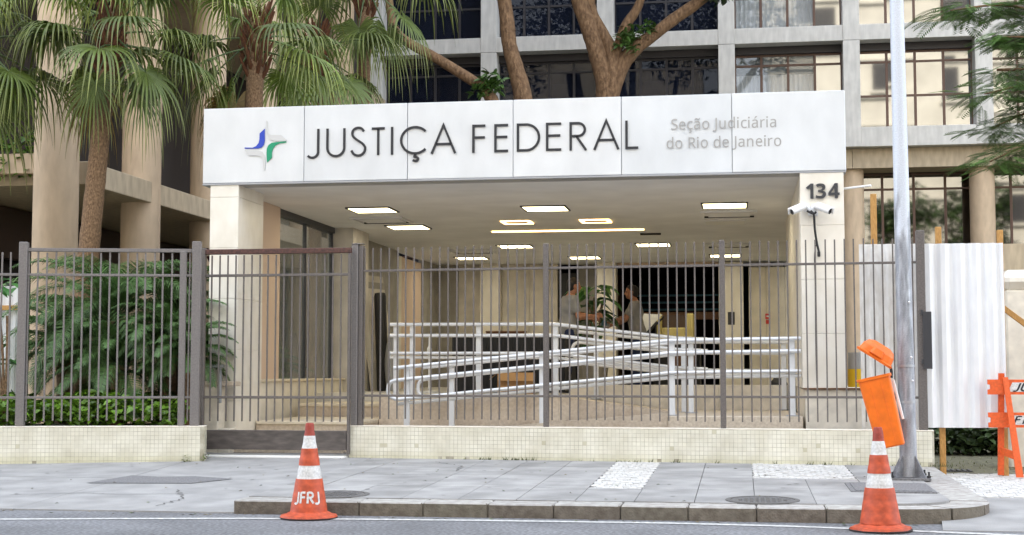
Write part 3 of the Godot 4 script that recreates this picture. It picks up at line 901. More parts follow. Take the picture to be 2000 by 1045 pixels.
# ---------------------------------------------------------------- sign
func build_sign() -> void:
	var t := thing("court_sign", "long white panelled fascia sign over the entrance reading JUSTIÇA FEDERAL", "sign", Vector3(-6.5, 3.47, -16.9))
	var W := 7.71
	bx("backing", Vector3(0.01, 0.0, -0.30), Vector3(W - 0.01, 0.90, -0.028), mats.sign_edge, t, 0.004)
	var w := W / 6.0
	for k in 6:
		var o := bx("sign_panel", Vector3(k * w + 0.0035, 0.004, -0.026), Vector3((k + 1) * w - 0.0035, 0.927, 0.0), mats["sign_panel%d" % [0, 1, 0, 2, 1, 2][k]], t, 0.004)
		o.rotation = Vector3(rng.randf_range(-0.0012, 0.0012), rng.randf_range(-0.0015, 0.0015), 0)
	bx("lower_trim", Vector3(0.0, -0.022, -0.3), Vector3(W, 0.0, 0.002), mats.sign_edge, t, 0.003)
	bx("return_panel", Vector3(W - 0.008, 0.002, -0.30), Vector3(W + 0.003, 0.925, -0.03), mats.sign_white, t, 0.003)
	bx("return_panel", Vector3(-0.003, 0.002, -0.30), Vector3(0.008, 0.925, -0.03), mats.sign_white, t, 0.003)
	# letters: [glyph, left, right]
	var L := [["J", -5.178, -5.020], ["U", -4.934, -4.694], ["S", -4.634, -4.434], ["T", -4.382, -4.193], ["I", -4.131, -4.093], ["Ç", -4.019, -3.691], ["A", -3.645, -3.329], ["F", -3.137, -2.963], ["E", -2.871, -2.689], ["D", -2.600, -2.319], ["E", -2.251, -2.054], ["R", -1.971, -1.760], ["A", -1.692, -1.380], ["L", -1.313, -1.147]]
	for l in L:
		var g := glyph(l[0])
		var lo := 9.0; var hi := -9.0
		for s in g:
			for p in s: lo = minf(lo, p.x); hi = maxf(hi, p.x)
		var sy := 0.338
		var wd := 0.086
		var sx: float = (l[2] - l[1] - wd * sy) / maxf(hi - lo, 0.001) if hi - lo > 0.05 else sy
		var b := MB.new()
		# strokes laid out in letter units, then scaled so that stroke weight stays even
		for st in g:
			var q := []
			for p in st: q.append(Vector2((p.x - lo) * sx + wd * sy / 2.0, p.y * sy))
			var R := ribbon(q, wd * sy)
			for k in R.size() - 1:
				var c := [R[k][1], R[k + 1][1], R[k + 1][0], R[k][0]]
				if (c[1] - c[0]).cross(c[2] - c[0]) < 0: c.reverse()
				b.quad(Vector3(c[0].x, c[0].y, 0.013), Vector3(c[1].x, c[1].y, 0.013), Vector3(c[2].x, c[2].y, 0.013), Vector3(c[3].x, c[3].y, 0.013))
				for j in 4:
					var e: Vector2 = c[j]; var f: Vector2 = c[(j + 1) % 4]
					b.quad(Vector3(e.x, e.y, 0.004), Vector3(f.x, f.y, 0.004), Vector3(f.x, f.y, 0.013), Vector3(e.x, e.y, 0.013))
		var o := obj("letter", b, mats.ink_black, t)
		o.position = Vector3(l[1] + 6.5, 3.772 - 3.47, 0.002)
	text_line("small_lettering", "Seção Judiciária", false, 1.205, Vector3(-0.776 + 6.5, 3.948 - 3.47, 0.0045), mats.ink_grey, t, 0.003)
	text_line("small_lettering", "do Rio de Janeiro", false, 1.315, Vector3(-0.831 + 6.5, 3.737 - 3.47, 0.0045), mats.ink_grey, t, 0.003)
	# the four-pointed emblem
	var E := [
		["brand_blue", [-5.964, 3.905, -5.863, 3.9, -5.818, 3.918, -5.787, 3.955, -5.777, 3.998, -5.775, 4.074, -5.711, 4.129, -5.709, 3.985, -5.72, 3.932, -5.751, 3.898, -5.795, 3.887, -5.964, 3.891]],
		["brand_green", [-5.676, 3.714, -5.685, 3.833, -5.681, 3.887, -5.66, 3.93, -5.618, 3.956, -5.551, 3.962, -5.439, 3.968, -5.437, 3.952, -5.517, 3.946, -5.572, 3.923, -5.605, 3.88, -5.616, 3.832, -5.615, 3.772]],
		["brand_silver", [-5.694, 4.235, -5.68, 4.223, -5.673, 4.136, -5.664, 4.082, -5.647, 4.058, -5.624, 4.052, -5.502, 4.048, -5.434, 3.984, -5.439, 3.973, -5.573, 3.974, -5.623, 3.985, -5.661, 4.019, -5.683, 4.072]],
		["brand_silver", [-5.963, 3.872, -5.907, 3.871, -5.784, 3.863, -5.739, 3.845, -5.71, 3.801, -5.698, 3.714, -5.703, 3.617, -5.716, 3.618, -5.726, 3.693, -5.732, 3.759, -5.755, 3.789, -5.794, 3.8, -5.906, 3.803]]]
	for e in E:
		var pl := PackedVector2Array()
		for k in range(0, e[1].size(), 2): pl.append(Vector2(e[1][k] + 6.5, e[1][k + 1] - 3.47))
		var b := MB.new()
		b.prism(pl, 0.004, 0.012)
		obj("emblem_leaf", b, mats[e[0]], t)
	# house number on the right pillar
	t = thing("house_number", "dark raised numerals 134 on the right marble pillar", "numerals", Vector3(0.755, 3.15, -16.896))
	var x := 0.0
	for d in ["1", "3", "4"]:
		var o := text_line("numeral", d, true, 0.1, Vector3(x, 0, 0), mats.number_grey, t, 0.018)
		var tm: TextMesh = o.mesh
		tm.pixel_size *= 0.172 / tm.get_aabb().size.y
		var bb := tm.get_aabb()
		o.position = Vector3(x, 0, 0) - bb.position
		x += bb.size.x + 0.026

# ---------------------------------------------------------------- entrance building
func build_lobby() -> void:
	var t := thing("entrance_building", "flat roofed entrance hall with marble pillars, open to the street", "building")
	# pillars, each of stacked marble slabs
	for p in [[-6.40, -6.04, -17.85, -16.91, 0.2], [0.69, 1.18, -17.35, -16.905, 0.985]]:
		var y: float = p[4]
		var hs := [0.62, 0.62, 0.62, 0.62, 0.62, 0.62]
		while y < 3.44:
			var h := minf(0.62, 3.452 - y)
			bx("pillar_slab", Vector3(p[0], y + 0.0012, p[2]), Vector3(p[1], y + h - 0.0012, p[3]), mats.marble, t, 0.003)
			y += h
	# roof and soffit
	bx("roof", Vector3(-6.47, 3.56, -30.8), Vector3(1.19, 4.22, -17.22), mats.facade, t)
	bx("soffit", Vector3(-6.46, 3.452, -30.7), Vector3(1.185, 3.56, -16.93), mats.ceiling, t)
	# floor
	bx("floor", Vector3(-6.9, 0.1, -30.8), Vector3(1.15, 0.86, -20.8), mats.floor_stone, t)
	bx("floor", Vector3(-4.65, 0.1, -20.79), Vector3(0.69, 0.858, -19.86), mats.floor_stone, t)
	# plinth under the right pillar, with its brown ledge
	bx("plinth", Vector3(0.72, 0.2, -22.2), Vector3(1.62, 0.97, -16.93), mats.cream_plinth, t, 0.006)
	bx("ledge", Vector3(0.70, 0.971, -17.4), Vector3(1.64, 0.985, -16.895), mats.brown_wood, t)
	# right inner wall and its far corner
	bx("wall_panel", Vector3(0.69, 0.985, -22.2), Vector3(0.95, 3.451, -20.2), mats.cream_wall, t, 0.003)
	bx("wall_panel", Vector3(0.692, 0.985, -20.195), Vector3(0.95, 3.451, -18.6), mats.cream_wall, t, 0.003)
	bx("wall_panel", Vector3(0.69, 0.985, -18.595), Vector3(0.95, 3.451, -17.36), mats.cream_wall, t, 0.003)
	bx("outer_wall", Vector3(0.96, 0.985, -22.18), Vector3(1.19, 3.55, -17.36), mats.facade_tan, t)
	bx("side_wall", Vector3(0.99, 0.861, -30.1), Vector3(1.17, 3.451, -22.21), mats.cream_wall, t)
	# left side: pier, glazing over a plinth, column, second glazing
	bx("pier", Vector3(-6.46, 0.2, -19.35), Vector3(-6.30, 3.451, -17.86), mats.peach, t, 0.004)
	bx("window_plinth", Vector3(-6.52, 0.2, -22.24), Vector3(-6.18, 1.04, -17.87), mats.cream_wall, t, 0.005)
	bx("sill", Vector3(-6.54, 1.041, -22.24), Vector3(-6.15, 1.075, -17.88), mats.step_nosing, t, 0.006)
	bx("window_head", Vector3(-6.46, 3.36, -22.24), Vector3(-6.34, 3.451, -19.36), mats.dark_metal, t)
	var gz := [-19.36, -20.8, -22.24]
	for k in 2:
		var f := bx("window_frame", Vector3(-6.43, 1.076, gz[k] - 0.03), Vector3(-6.37, 3.359, gz[k] + 0.0), mats.dark_metal, t)
		bx("pane", Vector3(-6.405, 1.08, gz[k + 1] + 0.012), Vector3(-6.395, 3.355, gz[k] - 0.035), mats.hall_glass, f)
	bx("window_frame", Vector3(-6.43, 1.076, -22.24), Vector3(-6.37, 3.359, -22.2), mats.dark_metal, t)
	bx("column", Vector3(-6.46, 0.86, -23.2), Vector3(-6.04, 3.451, -22.25), mats.tan_panel, t, 0.004)
	bx("column", Vector3(-6.46, 0.86, -23.75), Vector3(-6.24, 3.451, -23.42), mats.marble, t, 0.004)
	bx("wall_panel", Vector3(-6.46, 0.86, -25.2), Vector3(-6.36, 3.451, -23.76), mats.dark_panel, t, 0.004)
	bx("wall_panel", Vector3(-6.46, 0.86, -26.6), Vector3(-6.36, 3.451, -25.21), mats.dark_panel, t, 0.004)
	bx("wall_panel", Vector3(-6.50, 0.86, -27.1), Vector3(-6.40, 3.38, -26.61), mats.cream_panel, t, 0.004)
	bx("wall_panel", Vector3(-6.52, 0.86, -28.9), Vector3(-6.42, 3.38, -27.11), mats.peach, t, 0.004)
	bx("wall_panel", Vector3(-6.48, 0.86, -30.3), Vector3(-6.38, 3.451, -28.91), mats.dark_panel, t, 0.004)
	# back wall, from the garden side
	var zb := -30.3
	for s in [[-6.9, -6.35, "dark_panel"], [-6.345, -5.92, "dark_panel"], [-5.915, -5.43, "tan_panel"], [-4.98, -4.40, "tan_panel"], [-4.395, -3.80, "tan_panel"], [0.17, 0.52, "cream_panel"], [0.525, 0.90, "cream_panel"], [0.905, 1.17, "cream_panel"]]:
		bx("wall_panel", Vector3(s[0], 0.86, zb - 0.2), Vector3(s[1], 3.33 if s[0] > 0 else 3.451, zb), mats[s[2]], t, 0.005)
	bx("wall_panel", Vector3(-3.40, 0.86, zb - 0.6), Vector3(-2.96, 3.451, zb - 0.4), mats.dark_panel, t, 0.004)
	for c in [[-5.42, -4.99], [-2.95, -2.55], [-0.44, 0.06]]:
		bx("column", Vector3(c[0], 0.86, zb - 0.25), Vector3(c[1], 3.452 if c[0] < -1 else 3.43, zb + 0.22), mats.marble, t, 0.012)
	bx("header", Vector3(-2.54, 3.36, zb - 0.15), Vector3(-0.45, 3.451, zb + 0.02), mats.peach, t, 0.004)
	for k in 4:
		bx("vent", Vector3(0.18 + k * 0.24, 3.34, zb - 0.1), Vector3(0.39 + k * 0.24, 3.43, zb - 0.01), mats.dark_panel, t, 0.004)
	bx("door_leaf", Vector3(-3.78, 0.86, zb - 0.12), Vector3(-3.42, 3.25, zb - 0.06), mats.black, t, 0.004)
	bx("switch_plate", Vector3(-0.26, 2.14, zb + 0.221), Vector3(-0.12, 2.40, zb + 0.235), mats.dark_metal, t, 0.004)
	# dim rooms behind the openings
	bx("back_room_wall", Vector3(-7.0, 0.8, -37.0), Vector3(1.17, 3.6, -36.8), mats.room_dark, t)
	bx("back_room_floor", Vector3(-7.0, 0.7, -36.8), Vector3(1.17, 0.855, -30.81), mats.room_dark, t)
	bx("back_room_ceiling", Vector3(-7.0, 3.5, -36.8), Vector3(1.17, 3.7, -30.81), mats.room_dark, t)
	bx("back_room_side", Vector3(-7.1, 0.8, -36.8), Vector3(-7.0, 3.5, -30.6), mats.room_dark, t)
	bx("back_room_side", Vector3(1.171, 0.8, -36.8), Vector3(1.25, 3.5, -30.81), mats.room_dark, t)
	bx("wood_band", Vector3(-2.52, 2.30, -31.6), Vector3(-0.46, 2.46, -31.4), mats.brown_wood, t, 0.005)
	for k in 3:
		bx("inner_rail", Vector3(-2.5, 2.56 + k * 0.16, -33.0), Vector3(-0.3, 2.60 + k * 0.16, -32.9), mats.teal, t)
	# steps behind the gate
	t = thing("entrance_steps", "pale stone steps rising behind the sliding gate", "steps")
	for s in [[0.38, -16.75, -17.6], [0.56, -17.6, -19.4], [0.74, -19.4, -20.8]]:
		bx("step", Vector3(-6.02, 0.15, s[2]), Vector3(-4.66, s[0] - 0.045, s[1] - 0.02), mats.stone_side, t)
		bx("nosing", Vector3(-6.02, s[0] - 0.0445, s[2] + 0.001), Vector3(-4.66, s[0], s[1]), mats.step_nosing, t, 0.008)

func ceiling_light(x: float, z: float, lit: bool, label: String) -> void:
	var t := thing("ceiling_light", label, "ceiling light", Vector3(x, 3.452, z), 0, "square ceiling lights of the entrance hall")
	var b := MB.new()
	for k in 4:
		b.xf = Transform3D(Basis(Vector3.UP, k * PI / 2), Vector3.ZERO)
		b.box(Vector3(-0.315, -0.018, 0.290), Vector3(0.290, 0.0, 0.315))
	obj("frame", b, mats.dark_metal if lit else mats.ceiling, t)
	bx("diffuser", Vector3(-0.289, -0.014, -0.289), Vector3(0.289, -0.001, 0.289), mats.lamp_white if lit else mats.lamp_off, t)
	if lit:
		var l := AreaLight3D.new()
		l.area_size = Vector2(0.57, 0.57)
		l.light_energy = 0.24
		l.light_color = Color(1.0, 0.98, 0.95)
		l.area_range = 14.0
		l.area_attenuation = 2.0
		l.shadow_enabled = true
		l.name = "panel_glow"
		t.add_child(l)
		l.position = Vector3(0, -0.022, 0)
		l.rotation.x = -PI / 2

func build_lights() -> void:
	var L := [[-5.1, -19.8, true, "lit square ceiling light nearest the left marble pillar"], [-2.67, -19.98, true, "lit square ceiling light at mid front, under the letters FEDERAL"], [-0.2, -20.0, true, "lit square ceiling light nearest the pillar numbered 134"],
		[-5.15, -22.25, true, "lit square ceiling light second from the left pillar, by the glazing"], [-0.22, -22.3, false, "unlit pale square ceiling light behind the front right grille"], [-4.02, -25.95, true, "lit square ceiling light behind the left end of the strip light"],
		[-1.53, -26.0, true, "lit square ceiling light above the dark back opening"], [-5.3, -28.5, true, "lit square ceiling light farthest back on the garden side"], [-3.05, -28.7, true, "lit square ceiling light farthest back over the two men"], [-0.28, -28.65, true, "lit square ceiling light farthest back over the switch column"]]
	for l in L: ceiling_light(l[0], l[1], l[2], l[3])
	var k := 0
	for p in [Vector3(-3.35, 3.452, -21.8), Vector3(-2.15, 3.452, -21.8)]:
		var t := thing("ring_light", ["warm square ring ceiling light on the left of its pair", "warm square ring ceiling light on the right of its pair"][k], "ceiling light", p, 0, "warm ring ceiling lights")
		var b := MB.new()
		for j in 4:
			b.xf = Transform3D(Basis(Vector3.UP, j * PI / 2), Vector3.ZERO)
			b.box(Vector3(-0.225, -0.016, 0.172), Vector3(0.172, -0.001, 0.225))
		obj("glowing_ring", b, mats.lamp_warm, t)
		bx("recess", Vector3(-0.171, -0.006, -0.171), Vector3(0.171, -0.001, 0.171), mats.brown_wood, t)
		k += 1
	bx("strip_light", Vector3(-3.97, 3.43, -23.19), Vector3(-1.51, 3.4515, -23.13), mats.lamp_warm)
	tag(get_node("strip_light"), "long thin warm strip light across the hall ceiling", "strip light")
	var sp := thing("ceiling_track", "short dark track on the ceiling past the strip light", "track", Vector3(-1.45, 3.452, -23.9))
	bx("track", Vector3(-0.17, -0.03, -0.02), Vector3(0.17, -0.001, 0.02), mats.black, sp)
	var G := [[-5.3, -21.15, "recessed ceiling grille between the two lit panels beside the glazing"], [-0.15, -21.1, "recessed ceiling grille between the lit and unlit panels near pillar 134"], [-5.0, -26.9, "recessed ceiling grille at the back of the garden side"], [-0.2, -26.3, "recessed ceiling grille at the back before the switch column"]]
	for g in G:
		var t := thing("ceiling_grille", g[2], "air grille", Vector3(g[0], 3.452, g[1]), 0, "recessed ceiling grilles")
		var b := MB.new()
		for j in 4:
			b.xf = Transform3D(Basis(Vector3.UP, j * PI / 2), Vector3.ZERO)
			b.box(Vector3(-0.40, -0.03, 0.36), Vector3(0.36, -0.001, 0.40))
		obj("frame", b, mats.ceiling, t)
		bx("plate", Vector3(-0.3, -0.02, -0.3), Vector3(0.3, -0.004, 0.3), mats.ceiling, t)
		bx("slot", Vector3(-0.36, -0.026, 0.31), Vector3(0.36, -0.004, 0.335), mats.black, t)
		bx("slot", Vector3(-0.36, -0.026, -0.335), Vector3(0.36, -0.004, -0.31), mats.black, t)
	# camera pair on the right pillar
	var i := 0
	for s in [-1.0, 1.0]:
		var t := thing("security_camera", ["white bullet camera on pillar 134 pointing towards the hall", "white bullet camera on pillar 134 pointing towards the hoarding"][i], "camera", Vector3(0.80 + 0.045 * s, 3.05, -16.80), 0, "bullet cameras on the right pillar")
		var b := MB.new()
		b.lathe([Vector2(0, 0), Vector2(0.045, 0), Vector2(0.045, 0.02), Vector2(0.02, 0.035), Vector2(0, 0.035)], 16)
		var m := obj("mount", b, mats.camera_white, t)
		m.rotation.x = PI / 2
		m.position = Vector3(0, -0.01, -0.095)
		b = MB.new()
		b.tube(v3([[0, -0.01, -0.08], [0, -0.005, 0.0], [0.02 * s, -0.01, 0.02]]), [0.012], 8)
		obj("arm", b, mats.camera_white, t)
		b = MB.new()
		b.lathe([Vector2(0, -0.10), Vector2(0.028, -0.10), Vector2(0.036, -0.09), Vector2(0.036, 0.09), Vector2(0.034, 0.10)], 18)
		var body := obj("body", b, mats.camera_white, t)
		var dir := Vector3(0.86 * s, -0.40, 0.45).normalized()
		body.basis = Basis(Quaternion(Vector3.UP, dir))
		body.position = Vector3(0.06 * s, -0.02, 0.03) + dir * 0.03
		b = MB.new()
		b.lathe([Vector2(0.034, 0.0), Vector2(0.030, 0.004), Vector2(0.012, -0.006), Vector2(0, -0.004)], 18)
		var lens := obj("lens", b, mats.black, body)
		lens.position = Vector3(0, 0.10, 0)
		b = MB.new()
		b.box(Vector3(-0.038, -0.09, -0.02), Vector3(0.038, 0.125, 0.002), 0.003)
		var hood := obj("hood", b, mats.camera_white, body)
		hood.position = Vector3(0, 0, -0.028)
		i += 1
	var cb := MB.new()
	cb.box(Vector3(0.775, 2.95, -16.895), Vector3(0.885, 3.03, -16.85), 0.006)
	tag(obj("junction_box", cb, mats.camera_white), "small junction box between the two bullet cameras", "box")
	cb = MB.new()
	var cable := smooth_path(v3([[0.80, 3.0, -16.80], [0.835, 2.95, -16.80], [0.845, 2.80, -16.83], [0.865, 2.65, -16.86], [0.885, 2.56, -16.88], [0.89, 2.52, -16.87]]), 5)
	cb.tube(cable, [0.013], 8)
	cb.tube(smooth_path(v3([[0.76, 3.0, -16.80], [0.83, 2.965, -16.79], [0.86, 2.985, -16.8]]), 5), [0.013], 8)
	cb.tube(smooth_path(v3([[0.862, 2.62, -16.865], [0.845, 2.55, -16.875], [0.838, 2.42, -16.88], [0.842, 2.2, -16.885], [0.84, 1.4, -16.888], [0.845, 1.02, -16.885]]), 5), [0.005], 6)
	cb.box(Vector3(0.872, 2.48, -16.89), Vector3(0.905, 2.54, -16.855), 0.006)
	tag(obj("camera_cable", cb, mats.black), "black cable hanging from the cameras down the pillar", "cable")
	cb = MB.new()
	cb.tube(v3([[1.18, 3.27, -17.0], [1.47, 3.27, -16.75]]), [0.013], 8)
	tag(obj("stay_rod", cb, mats.white_plain), "thin white rod from the pillar to the tall wooden stake", "rod")

# ---------------------------------------------------------------- ramp and rails
func wedge(b: MB, x0: float, x1: float, y0: float, y1: float, z0: float, z1: float, base: float) -> void:
	b.hexa([Vector3(x0, base, z1), Vector3(x1, base, z1), Vector3(x1, base, z0), Vector3(x0, base, z0), Vector3(x0, y0, z1), Vector3(x1, y1, z1), Vector3(x1, y1, z0), Vector3(x0, y0, z0)])

func ramp_rail(label: String, path: Array, z: float, posts: Array, loop_left: bool) -> void:
	# path: [x, y of the top pipe]; pipes follow it lower down
	var t := thing("ramp_handrail", label, "handrail", Vector3.ZERO, 0, "white handrails of the access ramp")
	for off in [0.0, -0.145, -0.375]:
		var b := MB.new()
		var pts := []
		for p in path: pts.append(Vector3(p[0], p[1] + off, z))
		if off < -0.1 and loop_left:
			pts[0] = pts[0] + Vector3(0.03, 0, 0)
		b.tube(smooth_path(pts, 1), [0.024 if off > -0.3 else 0.022], 10)
		obj("pipe", b, mats.rail_steel, t)
		if off < -0.3:
			b = MB.new()
			var low := []
			for p in pts: low.append(p + Vector3(0, -0.055, -0.05))
			b.tube(low, [0.022], 10)
			obj("pipe", b, mats.rail_steel, t)
	if loop_left:
		var b := MB.new()
		var p0: Array = path[0]
		b.tube(smooth_path(v3([[p0[0] + 0.05, p0[1] - 0.145, z], [p0[0] - 0.03, p0[1] - 0.165, z], [p0[0] - 0.065, p0[1] - 0.22, z], [p0[0] - 0.06, p0[1] - 0.32, z], [p0[0] + 0.03, p0[1] - 0.375, z]]), 5), [0.024], 10)
		obj("end_loop", b, mats.rail_steel, t)
	for p in posts:
		# height of the top pipe at this x
		var top := 0.0
		for k in path.size() - 1:
			if p[0] >= path[k][0] - 0.05 and p[0] <= path[k + 1][0] + 0.05:
				top = lerpf(path[k][1], path[k + 1][1], clampf((p[0] - path[k][0]) / (path[k + 1][0] - path[k][0]), 0, 1))
		var b := MB.new()
		b.box(Vector3(p[0] - 0.034, p[1] + 0.001, z - 0.085), Vector3(p[0] + 0.034, top - 0.02, z - 0.03), 0.006)
		obj("post", b, mats.rail_steel, t)
		bx("base_plate", Vector3(p[0] - 0.075, p[1] + 0.001, z - 0.125), Vector3(p[0] + 0.075, p[1] + 0.014, z + 0.015), mats.sign_edge, t, 0.003)
		b = MB.new()
		for off in [-0.145, -0.375]:
			b.box(Vector3(p[0] - 0.012, top + off - 0.01, z - 0.035), Vector3(p[0] + 0.012, top + off + 0.01, z))
		obj("bracket", b, mats.rail_steel, t)

func build_ramp() -> void:
	var t := thing("access_ramp", "stone access ramp folding back between gate steps and pillar", "ramp")
	var b := MB.new()
	wedge(b, -4.1, -0.85, 0.37, 0.655, -18.3, -17.0, 0.1)
	obj("lower_run", b, mats.ramp_top, t)
	b = MB.new()
	wedge(b, -4.1, -0.85, 0.415, 0.70, -17.0, -16.93, 0.1)
	obj("edge_kerb", b, mats.stone_side, t)
	bx("turn_landing", Vector3(-0.85, 0.1, -19.80), Vector3(0.69, 0.66, -16.95), mats.ramp_top, t, 0.006)
	b = MB.new()
	wedge(b, -2.3, -0.85, 0.84, 0.655, -19.80, -18.52, 0.1)
	obj("upper_run", b, mats.ramp_top, t)
	b = MB.new()
	wedge(b, -2.3, -0.85, 0.855, 0.675, -18.52, -18.44, 0.1)
	obj("side_face", b, mats.stone_side, t)
	# side of the upper landing, in stone slabs
	var xs := [-4.65, -3.86, -3.08, -2.30]
	for k in 3:
		bx("side_slab", Vector3(xs[k] + 0.001, 0.15, -18.52), Vector3(xs[k + 1] - 0.001, 0.872, -18.44), mats.stone_side, t, 0.003)
	bx("upper_landing", Vector3(-4.65, 0.1, -19.86), Vector3(-2.3, 0.845, -18.525), mats.ramp_top, t)
	# cream parapet between ramp and hall
	var px := [-2.32, -1.31, -0.30, 0.69]
	for k in 3:
		bx("parapet_slab", Vector3(px[k] + 0.001, 0.55, -19.93), Vector3(px[k + 1] - 0.001, 0.995, -19.81), mats.cream_plinth, t, 0.004)
	ramp_rail("white handrail of the lower ramp run, nearest the fence", [[-4.12, 1.215], [-0.82, 1.535], [0.68, 1.555]], -17.06, [[-3.97, 0.40], [-2.33, 0.54], [-0.80, 0.66], [0.58, 0.66]], true)
	ramp_rail("white handrail on the far side of the lower ramp run", [[-4.02, 1.225], [-0.80, 1.535], [-0.55, 1.545]], -18.26, [[-3.66, 0.40], [-0.62, 0.655]], true)
	ramp_rail("white handrail along the high landing and down the upper run", [[-4.55, 1.79], [-2.38, 1.785], [-0.81, 1.60], [-0.42, 1.58]], -18.58, [[-4.47, 0.846], [-4.25, 0.846], [-3.37, 0.846], [-2.36, 0.845], [-0.72, 0.655]], false)
	ramp_rail("white handrail against the cream parapet of the hall", [[-2.2, 1.72], [-0.85, 1.575], [0.64, 1.56]], -19.72, [[-1.95, 0.80], [0.56, 0.66], [0.66, 0.66]], true)

# ---------------------------------------------------------------- things in the hall
func build_hall_things() -> void:
	# long table under a dark cloth
	var t := thing("covered_table", "long table draped with a dark pleated cloth behind the ramp", "table", Vector3(-3.42, 0.86, -21.5))
	bx("table_top", Vector3(-0.78, 0.80, -0.35), Vector3(0.86, 0.835, 0.35), mats.brown_wood, t, 0.005)
	var b := MB.new()
	var n := 60
	for k in n:
		var x0 := lerpf(-0.80, 0.88, float(k) / n); var x1 := lerpf(-0.80, 0.88, float(k + 1) / n)
		var z0 := 0.37 + 0.022 * sin(k * 1.9); var z1 := 0.37 + 0.022 * sin((k + 1) * 1.9)
		b.quad(Vector3(x0, 0.01, z0 + 0.03), Vector3(x1, 0.01, z1 + 0.03), Vector3(x1, 0.842, 0.365), Vector3(x0, 0.842, 0.365))
	b.quad(Vector3(-0.80, 0.842, 0.365), Vector3(0.88, 0.842, 0.365), Vector3(0.88, 0.842, -0.37), Vector3(-0.80, 0.842, -0.37))
	b.quad(Vector3(-0.80, 0.01, -0.37), Vector3(-0.80, 0.01, 0.40), Vector3(-0.80, 0.842, 0.365), Vector3(-0.80, 0.842, -0.37))
	b.quad(Vector3(0.88, 0.01, 0.40), Vector3(0.88, 0.01, -0.37), Vector3(0.88, 0.842, -0.37), Vector3(0.88, 0.842, 0.365))
	obj("cloth", b, mats.tablecloth, t)
	t = thing("toolbox", "low brown box lying on the covered table", "box", Vector3(-3.45, 1.704, -21.4), 0.1)
	bx("body", Vector3(-0.3, 0, -0.1), Vector3(0.3, 0.05, 0.1), mats.brown_wood, t, 0.006)
	bx("lid", Vector3(-0.305, 0.051, -0.105), Vector3(0.305, 0.075, 0.105), mats.brown_wood, t, 0.006)
	# open cardboard box
	t = thing("cardboard_box", "open brown cardboard box on the floor before the covered table", "box", Vector3(-3.2, 0.86, -20.75), 0.12)
	bx("side", Vector3(-0.26, 0, 0.16), Vector3(0.26, 0.30, 0.166), mats.cardboard, t)
	bx("side", Vector3(-0.26, 0, -0.166), Vector3(0.26, 0.30, -0.16), mats.cardboard, t)
	bx("side", Vector3(-0.266, 0, -0.16), Vector3(-0.26, 0.30, 0.16), mats.cardboard, t)
	bx("side", Vector3(0.26, 0, -0.16), Vector3(0.266, 0.30, 0.16), mats.cardboard, t)
	bx("base", Vector3(-0.26, 0.001, -0.16), Vector3(0.26, 0.007, 0.16), mats.cardboard, t)
	var f := bx("flap", Vector3(-0.26, 0, 0), Vector3(0.26, 0.005, 0.15), mats.cardboard, t)
	f.position = Vector3(0, 0.30, 0.166)
	f.rotation.x = 0.9
	f = bx("flap", Vector3(-0.15, 0, -0.15), Vector3(0, 0.005, 0.15), mats.cardboard, t)
	f.position = Vector3(-0.266, 0.30, 0)
	f.rotation.z = 0.7
	# boards leaning by the glazing
	for k in 3:
		var o := bx("leaning_board", Vector3(-0.42 + 0.03 * k, 0, -0.02), Vector3(0.38, 1.95 - 0.12 * k, 0.015), mats[["tan_panel", "dark_panel", "tan_panel"][k]], null, 0.004)
		o.position = Vector3(-6.02 + 0.09 * k, 0.862, -23.9 + 0.22 * k)
		o.rotation = Vector3(0, 1.25, 0.0)
		o.rotate_object_local(Vector3.RIGHT, -0.10 - 0.02 * k)
		tag(o, ["tall tan board leaning on the hall wall, rearmost of three", "dark brown board leaning on the hall wall between two tan ones", "shorter tan board leaning on the hall wall, frontmost of three"][k], "board", "boards leaning in the hall")
	b = MB.new()
	b.lathe([Vector2(0, 0), Vector2(0.095, 0), Vector2(0.10, 0.03), Vector2(0.098, 1.55), Vector2(0.085, 1.60), Vector2(0.06, 1.61), Vector2(0.05, 1.46), Vector2(0, 1.46)], 20)
	var roll := obj("rolled_mat", b, mats.black)
	roll.position = Vector3(-5.78, 0.862, -23.2)
	roll.rotation.z = 0.04
	tag(roll, "black rolled mat standing upright beside the leaning boards", "mat")
	b = MB.new()
	b.tube(smooth_path(v3([[-5.58, 0.88, -23.0], [-5.60, 1.3, -22.98], [-5.58, 1.6, -22.97], [-5.54, 1.8, -22.95]]), 4), smooth_radii([0.09, 0.10, 0.09, 0.05], 4), 14)
	tag(obj("wrapped_pole", b, mats.sign_edge), "grey wrapped bundle standing beside the black rolled mat", "bundle")
	b = MB.new()
	b.lathe([Vector2(0, 0), Vector2(0.14, 0), Vector2(0.14, 0.02), Vector2(0.02, 0.04), Vector2(0.018, 0.55), Vector2(0.04, 0.57), Vector2(0.04, 0.66), Vector2(0.018, 0.70), Vector2(0.012, 0.85), Vector2(0, 0.86)], 16)
	var st := obj("queue_post", b, mats.rail_steel)
	st.position = Vector3(-4.62, 0.862, -21.4)
	tag(st, "short shiny metal stand behind the left end of the ramp rails", "stand")
	# screening machine
	t = thing("baggage_scanner", "cream yellow screening machine with dark mouth behind the men", "machine", Vector3(-1.16, 0.86, -27))
	bx("stand", Vector3(-0.42, 0, -0.5), Vector3(0.42, 0.86, 0.35), mats.black, t, 0.01)
	bx("cheek", Vector3(-0.36, 0.861, -0.4), Vector3(-0.27, 1.38, 0.3), mats.machine, t, 0.02)
	bx("cheek", Vector3(0.16, 0.861, -0.4), Vector3(0.32, 1.38, 0.3), mats.machine, t, 0.02)
	bx("belt_bed", Vector3(-0.269, 0.861, -0.4), Vector3(0.159, 1.12, 0.32), mats.machine, t, 0.015)
	bx("mouth", Vector3(-0.268, 1.121, -0.38), Vector3(0.158, 1.36, 0.1), mats.bronze, t)
